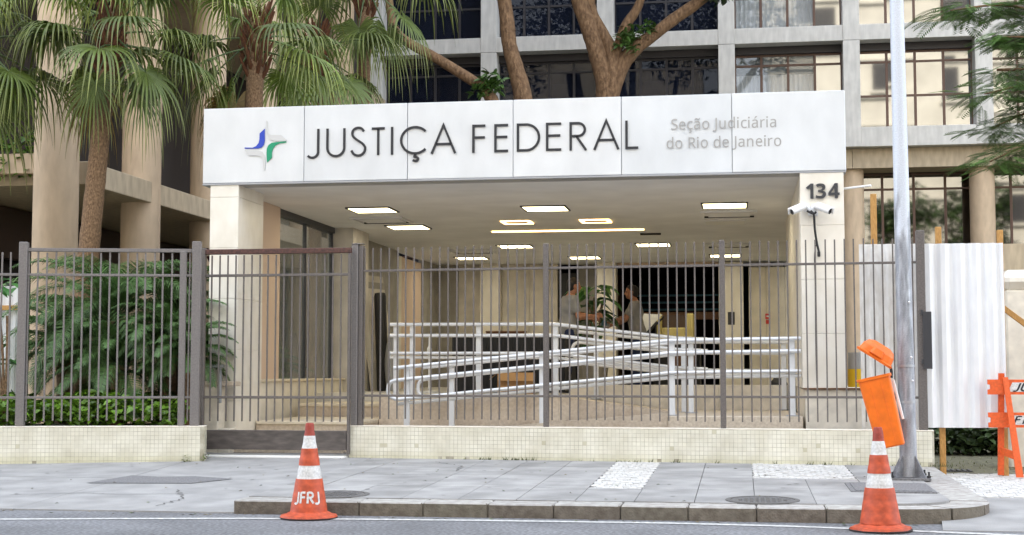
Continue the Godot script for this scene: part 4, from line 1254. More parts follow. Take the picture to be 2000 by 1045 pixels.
	bx("trolley", Vector3(-0.1, 0.3, 0.36), Vector3(0.34, 0.62, 0.6), mats.brown_wood, t, 0.01)
	b = MB.new()
	b.lathe([Vector2(0, -0.02), Vector2(0.045, -0.02), Vector2(0.06, 0), Vector2(0.045, 0.02), Vector2(0, 0.02)], 14)
	var wh := obj("wheel", b, mats.rubber, t)
	wh.position = Vector3(-0.06, 0.91, 0.36)
	wh.rotation.x = PI / 2
	t = thing("inclined_board", "white board with black rails sloping down beside the screening machine", "board", Vector3(-1.55, 1.80, -26.6))
	b = MB.new()
	b.prism(PackedVector2Array([Vector2(-0.25, 0.0), Vector2(0.14, 0.42), Vector2(-0.25, 0.44)]), -0.02, 0.0)
	obj("panel", b, mats.white_plain, t)
	b = MB.new()
	b.tube(v3([[-0.27, -0.06, 0.03], [0.17, 0.38, 0.03]]), [0.02], 8)
	b.tube(v3([[-0.25, -0.94, 0.03], [-0.25, -0.04, 0.03]]), [0.018], 8)
	b.tube(v3([[0.02, -0.94, 0.03], [0.02, 0.2, 0.03]]), [0.016], 8)
	obj("rail", b, mats.black, t)
	t = thing("fire_call_point", "small red fire call point on the cream back wall", "call point", Vector3(0.55, 2.28, -30.298))
	bx("plate", Vector3(-0.05, -0.02, 0), Vector3(0.05, 0.09, 0.02), mats.red, t, 0.004)
	bx("button", Vector3(-0.03, 0.02, 0.021), Vector3(0.03, 0.05, 0.03), mats.white_plain, t, 0.004)
	bx("lower_plate", Vector3(-0.04, -0.12, 0), Vector3(0.04, -0.04, 0.02), mats.red, t, 0.004)
	b = MB.new()
	b.lathe([Vector2(0, 0), Vector2(0.10, 0), Vector2(0.13, 0.05), Vector2(0.12, 0.16), Vector2(0.06, 0.23), Vector2(0, 0.25)], 16)
	var bag := obj("black_bag", b, mats.black)
	bag.position = Vector3(0.50, 0.862, -20.2)
	tag(bag, "small black bag lying behind the parapet near pillar 134", "bag")
	# big pot plant between the two men
	t = thing("potted_plant", "leafy pot plant standing between the two men", "plant", Vector3(-2.32, 0.86, -23.35))
	b = MB.new()
	b.lathe([Vector2(0, 0), Vector2(0.16, 0), Vector2(0.22, 0.42), Vector2(0.24, 0.44), Vector2(0.20, 0.45), Vector2(0.19, 0.40), Vector2(0, 0.40)], 20)
	obj("pot", b, mats.dark_panel, t)
	for k in 46:
		var g := rng.randf() * TAU
		var h := rng.randf_range(0.75, 1.72)
		var r := rng.randf_range(0.05, 0.36)
		b = MB.new()
		var c := rng.randf_range(0.5, 1.0) * (1.5 if h > 1.35 else 0.8)
		b.col = Color(0.055 * c, 0.17 * c, 0.035 * c)
		big_leaf(b, Vector3(cos(g) * r * 0.5, h, sin(g) * r * 0.5), Vector3(cos(g), rng.randf_range(-0.3, 0.5), sin(g)), rng.randf_range(0.26, 0.40), 0.10)
		obj("leaf", b, mats.leaf_gloss, t)
	b = MB.new()
	for k in 6: b.tube(smooth_path(v3([[0, 0.4, 0], [0.05 * sin(k), 0.9, 0.05 * cos(k)], [0.16 * sin(k * 2.1), 1.5, 0.16 * cos(k * 2.1)]]), 3), [0.012], 6)
	obj("stem", b, mats.palm_bark, t)

func big_leaf(b: MB, at: Vector3, dir: Vector3, L: float, W: float) -> void:
	dir = dir.normalized()
	var side := dir.cross(Vector3.UP).normalized()
	var up := side.cross(dir).normalized()
	var prev := []
	for k in 6:
		var s := k / 5.0
		var w := W * sin(PI * pow(s, 0.8)) + 0.002
		var p := at + dir * L * s - Vector3.UP * L * 0.45 * s * s
		var row := [p - side * w + up * w * 0.35, p, p + side * w + up * w * 0.35]
		if prev.size():
			b.quad(prev[0], prev[1], row[1], row[0])
			b.quad(prev[1], prev[2], row[2], row[1])
		prev = row

# ---------------------------------------------------------------- street things
func build_lamp_post() -> void:
	var at := Vector3(1.545, pave_y(1.55, -14.2), -14.2)
	var t := thing("lamp_post", "tall tapered pale blue steel post with scuffed grey foot", "lamp post", at)
	t.rotation.z = 0.006
	var b := MB.new()
	# blue-white paint above, worn to scuffed grey metal below
	var nz := FastNoiseLite.new()
	nz.seed = 77
	nz.frequency = 2.6
	nz.fractal_octaves = 5
	var shade := func(g: float, y: float) -> Color:
		var q := nz.get_noise_3d(cos(g) * 0.25, y * 0.55, sin(g) * 0.25)
		var q2 := nz.get_noise_3d(cos(g) * 0.9 + 7.0, y * 1.6, sin(g) * 0.9)
		var k := smoothstep(-0.16, 0.16, (y - 2.2) * 0.8 + q * 1.1)
		var low := Color(0.34, 0.355, 0.39) * (1.0 + 0.7 * q2) if y > 0.35 else Color(0.36, 0.37, 0.40) * (1.0 + 0.6 * q2)
		return low.lerp(Color(0.66, 0.705, 0.78), k)
	var ys := []
	for k in 91: ys.append(0.02 + k * 0.03)
	for y in [3.0, 3.6, 4.4, 5.5, 7.0, 8.9]: ys.append(y)
	var rr := func(y: float) -> float: return 0.082 - 0.0036 * y
	for k in ys.size() - 1:
		for s in 32:
			var g0 := TAU * s / 32.0; var g1 := TAU * (s + 1) / 32.0
			var q := []
			for e in [[g0, ys[k]], [g1, ys[k]], [g1, ys[k + 1]], [g0, ys[k + 1]]]:
				var dd := Vector3(sin(e[0]), 0, cos(e[0]))
				q.append([dd * rr.call(e[1]) + Vector3(0, e[1], 0), dd, shade.call(e[0], e[1])])
			for i in [0, 2, 1, 0, 3, 2]:
				b.col = q[i][2]
				b.put(q[i][0], q[i][1])
	obj("shaft", b, mats.pole_shaft, t)
	b = MB.new()
	b.tube(smooth_path(v3([[0, 8.9, 0], [0, 9.5, 0.3], [0, 9.75, 1.2], [0, 9.8, 2.0]]), 4), [0.035], 10)
	obj("arm", b, mats.pole_top, t)
	bx("lantern", Vector3(-0.14, 9.72, 1.9), Vector3(0.14, 9.86, 2.6), mats.pole_top, t, 0.04)
	bx("base_plate", Vector3(-0.185, -0.01, -0.185), Vector3(0.185, 0.016, 0.185), mats.patch, t, 0.004)
	for y in [0.72, 1.06]:
		b = MB.new()
		b.lathe([Vector2(0.076, y - 0.012), Vector2(0.0835, y - 0.012), Vector2(0.0835, y + 0.012), Vector2(0.076, y + 0.012)], 28)
		obj("steel_band", b, mats.sign_edge, t)
	for k in 4:
		b = MB.new()
		b.xf = Transform3D(Basis(Vector3.UP, k * PI / 2 + PI / 4), Vector3.ZERO)
		b.prism(PackedVector2Array([Vector2(0.07, 0.02), Vector2(0.19, 0.02), Vector2(0.19, 0.04), Vector2(0.085, 0.22), Vector2(0.07, 0.22)]), -0.006, 0.006)
		obj("gusset", b, mats.pole_low, t)
		b = MB.new()
		b.xf = Transform3D(Basis(), Vector3([0.165, -0.165, -0.165, 0.165][k], 0.02, [0.165, 0.165, -0.165, -0.165][k]))
		b.lathe([Vector2(0.02, 0), Vector2(0.02, 0.02), Vector2(0.01, 0.02), Vector2(0.01, 0.055), Vector2(0, 0.055)], 6, Vector3.ZERO, false)
		obj("bolt", b, mats.black, t)
	for p in [[1.14, 0.6], [0.92, 0.7], [1.66, 0.5]]:
		b = MB.new()
		b.lathe([Vector2(0.0, 0.012), Vector2(0.006, 0.01), Vector2(0.012, 0.0)], 8)
		var s := obj("screw", b, mats.rail_steel, t)
		s.position = Vector3(0.079 * sin(p[1]), p[0], 0.079 * cos(p[1]))
		s.basis = Basis(Quaternion(Vector3.UP, Vector3(sin(p[1]), 0, cos(p[1]))))

func rounded(w: float, d: float, r: float, k := 5) -> Array:
	var o := []
	for c in [[1, 1, 0], [-1, 1, 90], [-1, -1, 180], [1, -1, 270]]:
		for i in k + 1:
			var g := deg_to_rad(c[2] + 90.0 * i / k)
			o.append(Vector2(c[0] * (w - r) + r * cos(g), c[1] * (d - r) + r * sin(g)))
	return o

func loft(b: MB, secs: Array, cap0 := true, cap1 := true) -> void:
	# secs: [y, half width, half depth, radius, dz]
	var rings := []
	for s in secs:
		var ring := []
		for p in rounded(s[1], s[2], s[3]): ring.append(Vector3(p.x, s[0], p.y + (s[4] if s.size() > 4 else 0.0)))
		rings.append(ring)
	for k in rings.size() - 1:
		for j in rings[k].size():
			var m: int = (j + 1) % rings[k].size()
			b.quad(rings[k][m], rings[k][j], rings[k + 1][j], rings[k + 1][m])
	for e in [[cap0, 0, -1], [cap1, rings.size() - 1, 1]]:
		if not e[0]: continue
		var ring: Array = rings[e[1]]
		var c := Vector3()
		for p in ring: c += p / ring.size()
		for j in ring.size():
			var m: int = (j + 1) % ring.size()
			if e[2] < 0: b.tri(c, ring[j], ring[m])
			else: b.tri(c, ring[m], ring[j])

func build_bin() -> void:
	# hung crooked on the post, lid swung open
	var t := thing("litter_bin", "bright orange litter bin hanging crooked on the lamp post, lid open", "litter bin", Vector3(1.372, 0.475, -13.99))
	t.rotation = Vector3(0.0, -0.10, 0.225)
	var b := MB.new()
	loft(b, [[0.0, 0.116, 0.10, 0.03], [0.012, 0.126, 0.11, 0.035], [0.5, 0.143, 0.135, 0.035], [0.64, 0.147, 0.142, 0.035], [0.642, 0.160, 0.155, 0.04], [0.668, 0.161, 0.156, 0.04], [0.668, 0.142, 0.135, 0.035], [0.1, 0.115, 0.10, 0.03]], true, true)
	obj("body", b, mats.bin_orange, t)
	for x in [-0.05, 0.05]:
		b = MB.new()
		b.xf = Transform3D(Basis(Vector3.RIGHT, 0.053), Vector3(x, 0.04, 0.112))
		b.box(Vector3(-0.004, 0, -0.002), Vector3(0.004, 0.56, 0.003), 0.0015)
		obj("rib", b, mats.bin_orange, t)
	bx("bracket", Vector3(0.150, 0.22, -0.20), Vector3(0.176, 0.60, -0.08), mats.camera_white, t, 0.005)
	b = MB.new()
	b.tube(smooth_path(v3([[0.152, 0.62, -0.02], [0.168, 0.68, -0.03], [0.168, 0.74, -0.03]]), 4), [0.014], 8)
	obj("hinge_strap", b, mats.black, t)
	var lid := Node3D.new()
	lid.name = "lid"
	t.add_child(lid, true)
	lid.position = Vector3(0.168, 0.695, 0.0)
	lid.rotation = Vector3(0, 0, -0.80)
	b = MB.new()
	loft(b, [[0.0, 0.178, 0.155, 0.05], [0.02, 0.186, 0.160, 0.05], [0.03, 0.168, 0.142, 0.05], [0.09, 0.158, 0.130, 0.06], [0.135, 0.13, 0.10, 0.06], [0.155, 0.08, 0.06, 0.05]], false, true)
	loft(b, [[0.0, 0.176, 0.153, 0.05], [0.08, 0.150, 0.124, 0.06], [0.13, 0.10, 0.08, 0.06]], false, true)
	var dome := obj("dome", b, mats.bin_orange_lid, lid)
	dome.position = Vector3(-0.185, 0.0, 0)
	b = MB.new()
	b.xf = Transform3D(Basis(), Vector3(-0.185, 0, 0))
	loft(b, [[0.04, 0.07, 0.164, 0.03], [0.10, 0.055, 0.150, 0.03]], true, true)
	obj("front_slot", b, mats.bin_orange_lid, lid)

func cone_r(y: float) -> float:
	if y < 0.66: return lerpf(0.143, 0.043, (y - 0.055) / (0.66 - 0.055))
	return lerpf(0.043, 0.032, (y - 0.66) / 0.09)

func build_cone(at: Vector3, label: String, text: bool, turn: float, tilt: float, worn: float) -> void:
	var t := thing("traffic_cone", label, "traffic cone", at, turn, "traffic cones along the kerb")
	t.rotation.z = tilt
	var b := MB.new()
	b.lathe([Vector2(0.0, 0.0), Vector2(0.228, 0.0), Vector2(0.232, 0.012), Vector2(0, 0.012)], 20)
	obj("rubber_foot", b, mats.rubber, t)
	b = MB.new()
	b.lathe([Vector2(0.228, 0.0125), Vector2(0.222, 0.028), Vector2(0.185, 0.036), Vector2(0.165, 0.048), Vector2(0.148, 0.056), Vector2(0.143, 0.07)], 8 if not text else 36)
	obj("flange", b, mats.cone_orange, t)
	var bands := [[0.056, 0.315, 0.006, "cone_orange", "lower_band"], [0.315, 0.42, 0.0, "cone_white", "reflective_band"], [0.42, 0.555, 0.003, "cone_orange", "middle_band"], [0.555, 0.655, 0.0, "cone_white", "reflective_band"], [0.655, 0.752, 0.0, "cone_top", "tip"]]
	for s in bands:
		b = MB.new()
		var pr := []
		if s[2] > 0: pr.append(Vector2(cone_r(s[0]) - 0.002, s[0]))
		for k in 7:
			var y := lerpf(s[0], s[1], k / 6.0)
			pr.append(Vector2(cone_r(y) + s[2] + 0.0012 * sin(y * 70.0 + worn), y))
		if s[2] > 0: pr.append(Vector2(cone_r(s[1]) - 0.002, s[1]))
		if s[4] == "tip":
			pr.append(Vector2(cone_r(0.752) - 0.006, 0.757))
			pr.append(Vector2(0.018, 0.757))
			pr.append(Vector2(0.016, 0.72))
		b.lathe(pr, 36)
		var band_mesh := obj(s[4], b, mats[s[3]], t)
		if text and s[4] == "lower_band":
			var x := -0.128
			for ch in ["J", "F", "R", "J"]:
				b = MB.new()
				var sy := 0.088
				for st in glyph(ch):
					# resample so that the paint follows the curve
					var q := []
					for k in st.size() - 1:
						for j in 6: q.append((st[k] as Vector2).lerp(st[k + 1], j / 6.0))
					q.append(st[st.size() - 1])
					var R := ribbon(q, 0.19)
					for k in R.size() - 1:
						var c := []
						for e in [R[k][1], R[k + 1][1], R[k + 1][0], R[k][0]]:
							var y: float = 0.128 + e.y * sy
							var r := cone_r(y) + 0.0085
							var g: float = (x + e.x * 0.088) / 0.135
							c.append(Vector3(sin(g) * r, y, cos(g) * r))
						var out: Vector3 = (c[0] + c[2]) * Vector3(1, 0, 1)
						if (c[1] - c[0]).cross(c[2] - c[0]).dot(out) < 0: c.reverse()
						b.quad(c[0], c[1], c[2], c[3])
				obj("painted_letter", b, mats.cone_white, band_mesh)
				x += {"J": 0.056, "F": 0.058, "R": 0.062}[ch]

func build_barrier() -> void:
	var t := thing("folding_barrier", "orange trestle barrier with two lettered boards before the hoarding", "barrier", Vector3(2.62, 0.095, -15.75), 0.06)
	var m: Material = mats.barrier_orange
	var boards := [[0.84, 0.995, "JUSTIÇA"], [0.50, 0.655, "FEDERAL"]]
	for s in boards:
		var b := MB.new()
		# notched board end
		b.prism(PackedVector2Array([Vector2(-0.10, s[0]), Vector2(-0.10, s[0] + 0.05), Vector2(-0.075, s[0] + 0.055), Vector2(-0.075, s[0] + 0.10), Vector2(-0.10, s[0] + 0.105), Vector2(-0.10, s[1]), Vector2(1.35, s[1]), Vector2(1.35, s[0])]), 0.012, 0.034)
		var bd := obj("board", b, m, t)
		b = MB.new()
		b.prism(PackedVector2Array([Vector2(0.10, s[0] + 0.028), Vector2(1.22, s[0] + 0.028), Vector2(1.26, s[1] - 0.03), Vector2(0.15, s[1] - 0.03)]), 0.0345, 0.036)
		obj("white_field", b, mats.cone_white, bd)
		var x := 0.15
		b = MB.new()
		for ch in s[2]:
			letter_mesh(b, ch, 0.17, x, s[0] + 0.038, 0.115, 0.08, 0.32, 0.002, 0.0362)
			var wd := 0.0
			for st in glyph(ch):
				for p in st: wd = maxf(wd, p.x)
			x += wd * 0.115 + 0.034
		obj("lettering", b, mats.ink_black, bd)
	for e in [[0.02, 1.0], [1.20, 1.0]]:
		var b := MB.new()
		b.hexa([Vector3(e[0], 0.10, -0.11), Vector3(e[0] + 0.06, 0.10, -0.11), Vector3(e[0] + 0.06, 0.10, -0.14), Vector3(e[0], 0.10, -0.14), Vector3(e[0], 1.06, 0.005), Vector3(e[0] + 0.06, 1.06, 0.005), Vector3(e[0] + 0.06, 1.06, -0.02), Vector3(e[0], 1.06, -0.02)])
		b.hexa([Vector3(e[0], 0.0, -0.12), Vector3(e[0] + 0.06, 0.0, -0.12), Vector3(e[0] + 0.06, 0.0, -0.15), Vector3(e[0], 0.0, -0.15), Vector3(e[0], 0.10, -0.11), Vector3(e[0] + 0.06, 0.10, -0.11), Vector3(e[0] + 0.06, 0.10, -0.14), Vector3(e[0], 0.10, -0.14)])
		obj("leg", b, m, t)
		b = MB.new()
		b.hexa([Vector3(e[0] + 0.11, 0.0, 0.20), Vector3(e[0] + 0.18, 0.0, 0.20), Vector3(e[0] + 0.18, 0.0, 0.17), Vector3(e[0] + 0.11, 0.0, 0.17), Vector3(e[0] + 0.03, 1.02, 0.045), Vector3(e[0] + 0.085, 1.02, 0.045), Vector3(e[0] + 0.085, 1.02, 0.036), Vector3(e[0] + 0.03, 1.02, 0.036)])
		obj("leg", b, m, t)
		b = MB.new()
		b.hexa([Vector3(e[0] + 0.02, 0.22, -0.11), Vector3(e[0] + 0.12, 0.17, 0.16), Vector3(e[0] + 0.14, 0.17, 0.16), Vector3(e[0] + 0.045, 0.22, -0.11), Vector3(e[0] + 0.02, 0.29, -0.10), Vector3(e[0] + 0.12, 0.25, 0.15), Vector3(e[0] + 0.14, 0.25, 0.15), Vector3(e[0] + 0.045, 0.29, -0.10)])
		obj("brace", b, m, t)

func corrugated(called: String, x0: float, x1: float, y0: float, y1: float, pitch: float, depth: float, m: Material, parent: Node3D, wob := 0.0) -> void:
	var b := MB.new()
	var p := []
	var x := x0
	while x < x1 - 0.001:
		for q in [[0.0, 0.0], [0.30, 0.0], [0.42, 0.35], [0.62, 1.0], [0.78, 1.0], [0.90, 0.35]]:
			var xx: float = x + q[0] * pitch
			if xx < x1: p.append(Vector2(xx, -q[1] * depth))
		x += pitch
	p.append(Vector2(x1, 0))
	var rows := 6
	for k in p.size() - 1:
		for r in rows:
			var ya := lerpf(y0, y1, float(r) / rows); var yb := lerpf(y0, y1, float(r + 1) / rows)
			var f := func(v: Vector2, y: float) -> Vector3: return Vector3(v.x, y, v.y + wob * sin(v.x * 5.0 + y * 2.6))
			b.quad(f.call(p[k], ya), f.call(p[k + 1], ya), f.call(p[k + 1], yb), f.call(p[k], yb))
			var back := Vector3(0, 0, -0.0018)
			b.quad(f.call(p[k + 1], ya) + back, f.call(p[k], ya) + back, f.call(p[k], yb) + back, f.call(p[k + 1], yb) + back)
	obj(called, b, m, parent)

func build_hoarding() -> void:
	var t := thing("hoarding_panel", "narrow white corrugated sheet behind the fence end and litter bin", "hoarding", Vector3(1.27, 0, -16.05), 0, "white corrugated hoarding")
	corrugated("sheet", 0.0, 0.60, 0.42, 2.545, 0.15, 0.028, mats.sheet_old, t, 0.004)
	t = thing("hoarding_panel", "wide white corrugated sheet between fence end and orange barrier", "hoarding", Vector3(1.935, 0, -15.86), 0, "white corrugated hoarding")
	corrugated("sheet", 0.0, 0.80, 0.585, 2.525, 0.16, 0.032, mats.sheet_white, t, 0.006)
	var k := 0
	for p in [[1.44, 3.10, -16.15, "tall wooden stake rising above the narrow corrugated sheet", 0.032], [2.09, 2.71, -15.96, "wooden stake just showing above the middle of the wide sheet", 0.03], [2.725, 2.67, -15.98, "wooden stake at the outer edge of the wide sheet", 0.03]]:
		var o := bx("wooden_stake", Vector3(p[0] - p[4], 0.08, p[2] - 0.03), Vector3(p[0] + p[4], p[1], p[2] + 0.03), mats.lumber, null, 0.004)
		tag(o, p[3], "stake", "wooden stakes behind the hoarding")
		k += 1
	var b := MB.new()
	b.box(Vector3(-0.03, 0.0, -0.02), Vector3(0.03, 1.5, 0.02), 0.004)
	var br := obj("wooden_brace", b, mats.lumber)
	br.position = Vector3(3.9, 1.0, -16.4)
	br.rotation.z = 0.90
	tag(br, "diagonal wooden brace behind the orange barrier", "brace")
	# concrete gate pier at the far right
	t = thing("gate_pier", "short pale concrete pier with rounded cap behind the orange barrier", "pier", Vector3(2.96, 0.08, -17.2))
	bx("shaft", Vector3(0.02, 0.0, -0.4), Vector3(0.75, 2.02, 0.0), mats.cream_plinth, t, 0.02)
	bx("cap", Vector3(-0.03, 2.021, -0.45), Vector3(0.8, 2.25, 0.05), mats.marble, t, 0.09)
	# yard behind the hoarding
	b = MB.new()
	b.box(Vector3(1.25, -0.05, -41), Vector3(14, 0.086, -16.26))
	struct("yard", b, mats.dirt)
	b = MB.new()
	for i in 1500:
		var x := rng.randf_range(1.7, 6.0)
		var z := -16.5 - 5.0 * rng.randf()
		if rng.randf() < 0.35 + 0.3 * sin(x * 3.0 + z * 2.0): continue
		var h := rng.randf_range(0.01, 0.035)
		var g := rng.randf() * TAU
		var c := rng.randf_range(0.6, 1.2)
		b.col = Color(0.13 * c, 0.135 * c, 0.04 * c)
		var d := Vector3(cos(g), 0, sin(g))
		var p := Vector3(x, 0.085, z)
		b.tri(p - d * 0.006, p + d * 0.006, p + Vector3(d.z * 0.02, h, d.x * 0.02))
	tag(obj("grass", b, mats.leaf), "patchy short grass in the yard under the hoarding", "grass", "", "stuff")
	var sx := []
	var sc := []
	for kk in 2600:
		var bs := Basis.from_euler(Vector3(rng.randf_range(-0.6, 0.8), rng.randf() * TAU, rng.randf_range(-0.5, 0.8)))
		var x := rng.randf_range(1.7, 5.5)
		sx.append(Transform3D(bs, Vector3(x, 0.1 + (0.5 + 0.12 * sin(x * 3.7)) * pow(rng.randf(), 0.8), rng.randf_range(-20.6, -19.6))))
		var c := rng.randf_range(0.4, 1.2)
		sc.append(Color(0.05 * c, 0.085 * c, 0.025 * c))
	tag(multimesh("undergrowth", leaf_bit(0.14, 0.045), mats.leaf, sx, sc), "dark low undergrowth at the back of the yard behind the hoarding", "undergrowth", "", "stuff")
	t = thing("drain_grate", "iron drain grate at the foot of the hoarding", "grate", Vector3(2.28, 0.095, -16.45))
	bx("pit", Vector3(-0.2, -0.02, -0.28), Vector3(0.2, -0.006, 0.0), mats.black, t)
	for i in 7: bx("bar", Vector3(-0.19 + i * 0.058, -0.005, -0.28), Vector3(-0.165 + i * 0.058, 0.008, 0.0), mats.iron, t)
	# forecourt under steps and garden
	b = MB.new()
	b.box(Vector3(-6.13, 0.0, -30), Vector3(1.25, 0.185, -16.22))
	struct("forecourt", b, mats.ramp_top)
	# yellow and grey container seen between pillar and hoarding
	t = thing("paint_drum", "grey drum with a yellow foot behind the gap beside pillar 134", "drum", Vector3(1.42, 0.986, -18.2))
	b = MB.new()
	b.lathe([Vector2(0, 0), Vector2(0.14, 0), Vector2(0.14, 0.22), Vector2(0.0, 0.22)], 18)
	obj("yellow_foot", b, mat("drum_yellow", lin(0.62, 0.40, 0.01), 0.5), t)
	b = MB.new()
	b.lathe([Vector2(0, 0.221), Vector2(0.135, 0.221), Vector2(0.135, 0.42), Vector2(0.0, 0.42)], 18)
	obj("drum_body", b, mats.sign_edge, t)

func build_left_things() -> void:
	var t := thing("hoarding_panel", "white corrugated sheet with wooden rail at the far left of the garden", "hoarding", Vector3(-9.68, 0, -16.6), 0, "white corrugated hoarding")
	corrugated("sheet", 0.0, 0.98, 0.9, 2.22, 0.10, 0.03, mats.sheet_white, t, 0.0)
	bx("wooden_rail", Vector3(0.0, 1.92, 0.022), Vector3(1.02, 1.98, 0.06), mats.lumber, t, 0.004)
	# steel frame and stone bench by the gate
	t = thing("steel_frame", "small grey tubular steel frame beside the left marble pillar", "frame", Vector3(-6.42, 0.70, -16.55))
	bx("top_bar", Vector3(-0.02, 0.52, -0.03), Vector3(0.36, 0.56, 0.03), mats.sign_edge, t, 0.008)
	bx("leg", Vector3(0.0, 0.0, -0.02), Vector3(0.045, 0.52, 0.02), mats.sign_edge, t, 0.006)
	bx("leg", Vector3(0.29, 0.1, -0.02), Vector3(0.33, 0.52, 0.02), mats.sign_edge, t, 0.006)
	t = thing("stone_bench", "low stone slab bench at the foot of the left pillar", "bench", Vector3(-6.25, 0.2, -16.72))
	bx("slab", Vector3(-0.25, 0.80, -0.14), Vector3(0.29, 0.86, 0.14), mats.stone_side, t, 0.01)
	bx("block", Vector3(-0.23, 0.0, -0.12), Vector3(0.10, 0.80, 0.12), mats.cream_plinth, t, 0.01)
	bx("block", Vector3(0.101, 0.0, -0.12), Vector3(0.25, 0.30, 0.12), mats.cream_plinth, t, 0.01)

# ---------------------------------------------------------------- tower, wing, opposite building
const PIERS := [-17.85, -14.3, -10.8, -7.315, -3.845, -0.32, 3.21, 6.85, 10.4, 13.9]

func window_bay(t: Node3D, x0: float, x1: float, y0: float, y1: float, z: float, rows: Array, kinds: Array, fm: Material = mats.window_frame) -> void:
	var f := Node3D.new()
	f.name = "window"
	t.add_child(f, true)
	var b := MB.new()
	var n := kinds.size()
	var w := (x1 - x0) / n
	for k in n + 1:
		var x := x0 + k * w
		b.box(Vector3(maxf(x - 0.035, x0), y0, z - 0.06), Vector3(minf(x + 0.035, x1), y1, z + 0.02))
	var ys := [y0]
	for r in rows: ys.append(y0 + (y1 - y0) * r)
	ys.append(y1)
	for y in ys:
		for k in n:
			b.box(Vector3(x0 + k * w + 0.035, clampf(y - 0.03, y0, y1 - 0.06), z - 0.05), Vector3(x0 + (k + 1) * w - 0.035, clampf(y + 0.03, y0 + 0.06, y1), z + 0.01))
	obj("frame", b, fm, f)
	for k in n:
		for r in ys.size() - 1:
			var o := bx("pane", Vector3(-w / 2 + 0.03, -(ys[r + 1] - ys[r]) / 2 + 0.02, -0.004), Vector3(w / 2 - 0.03, (ys[r + 1] - ys[r]) / 2 - 0.02, 0.004), mats[kinds[k]], f)
			o.position = Vector3(x0 + (k + 0.5) * w, (ys[r] + ys[r + 1]) / 2, z - 0.02)
			o.rotation = Vector3(rng.randf_range(-0.006, 0.006), rng.randf_range(-0.008, 0.008), 0)

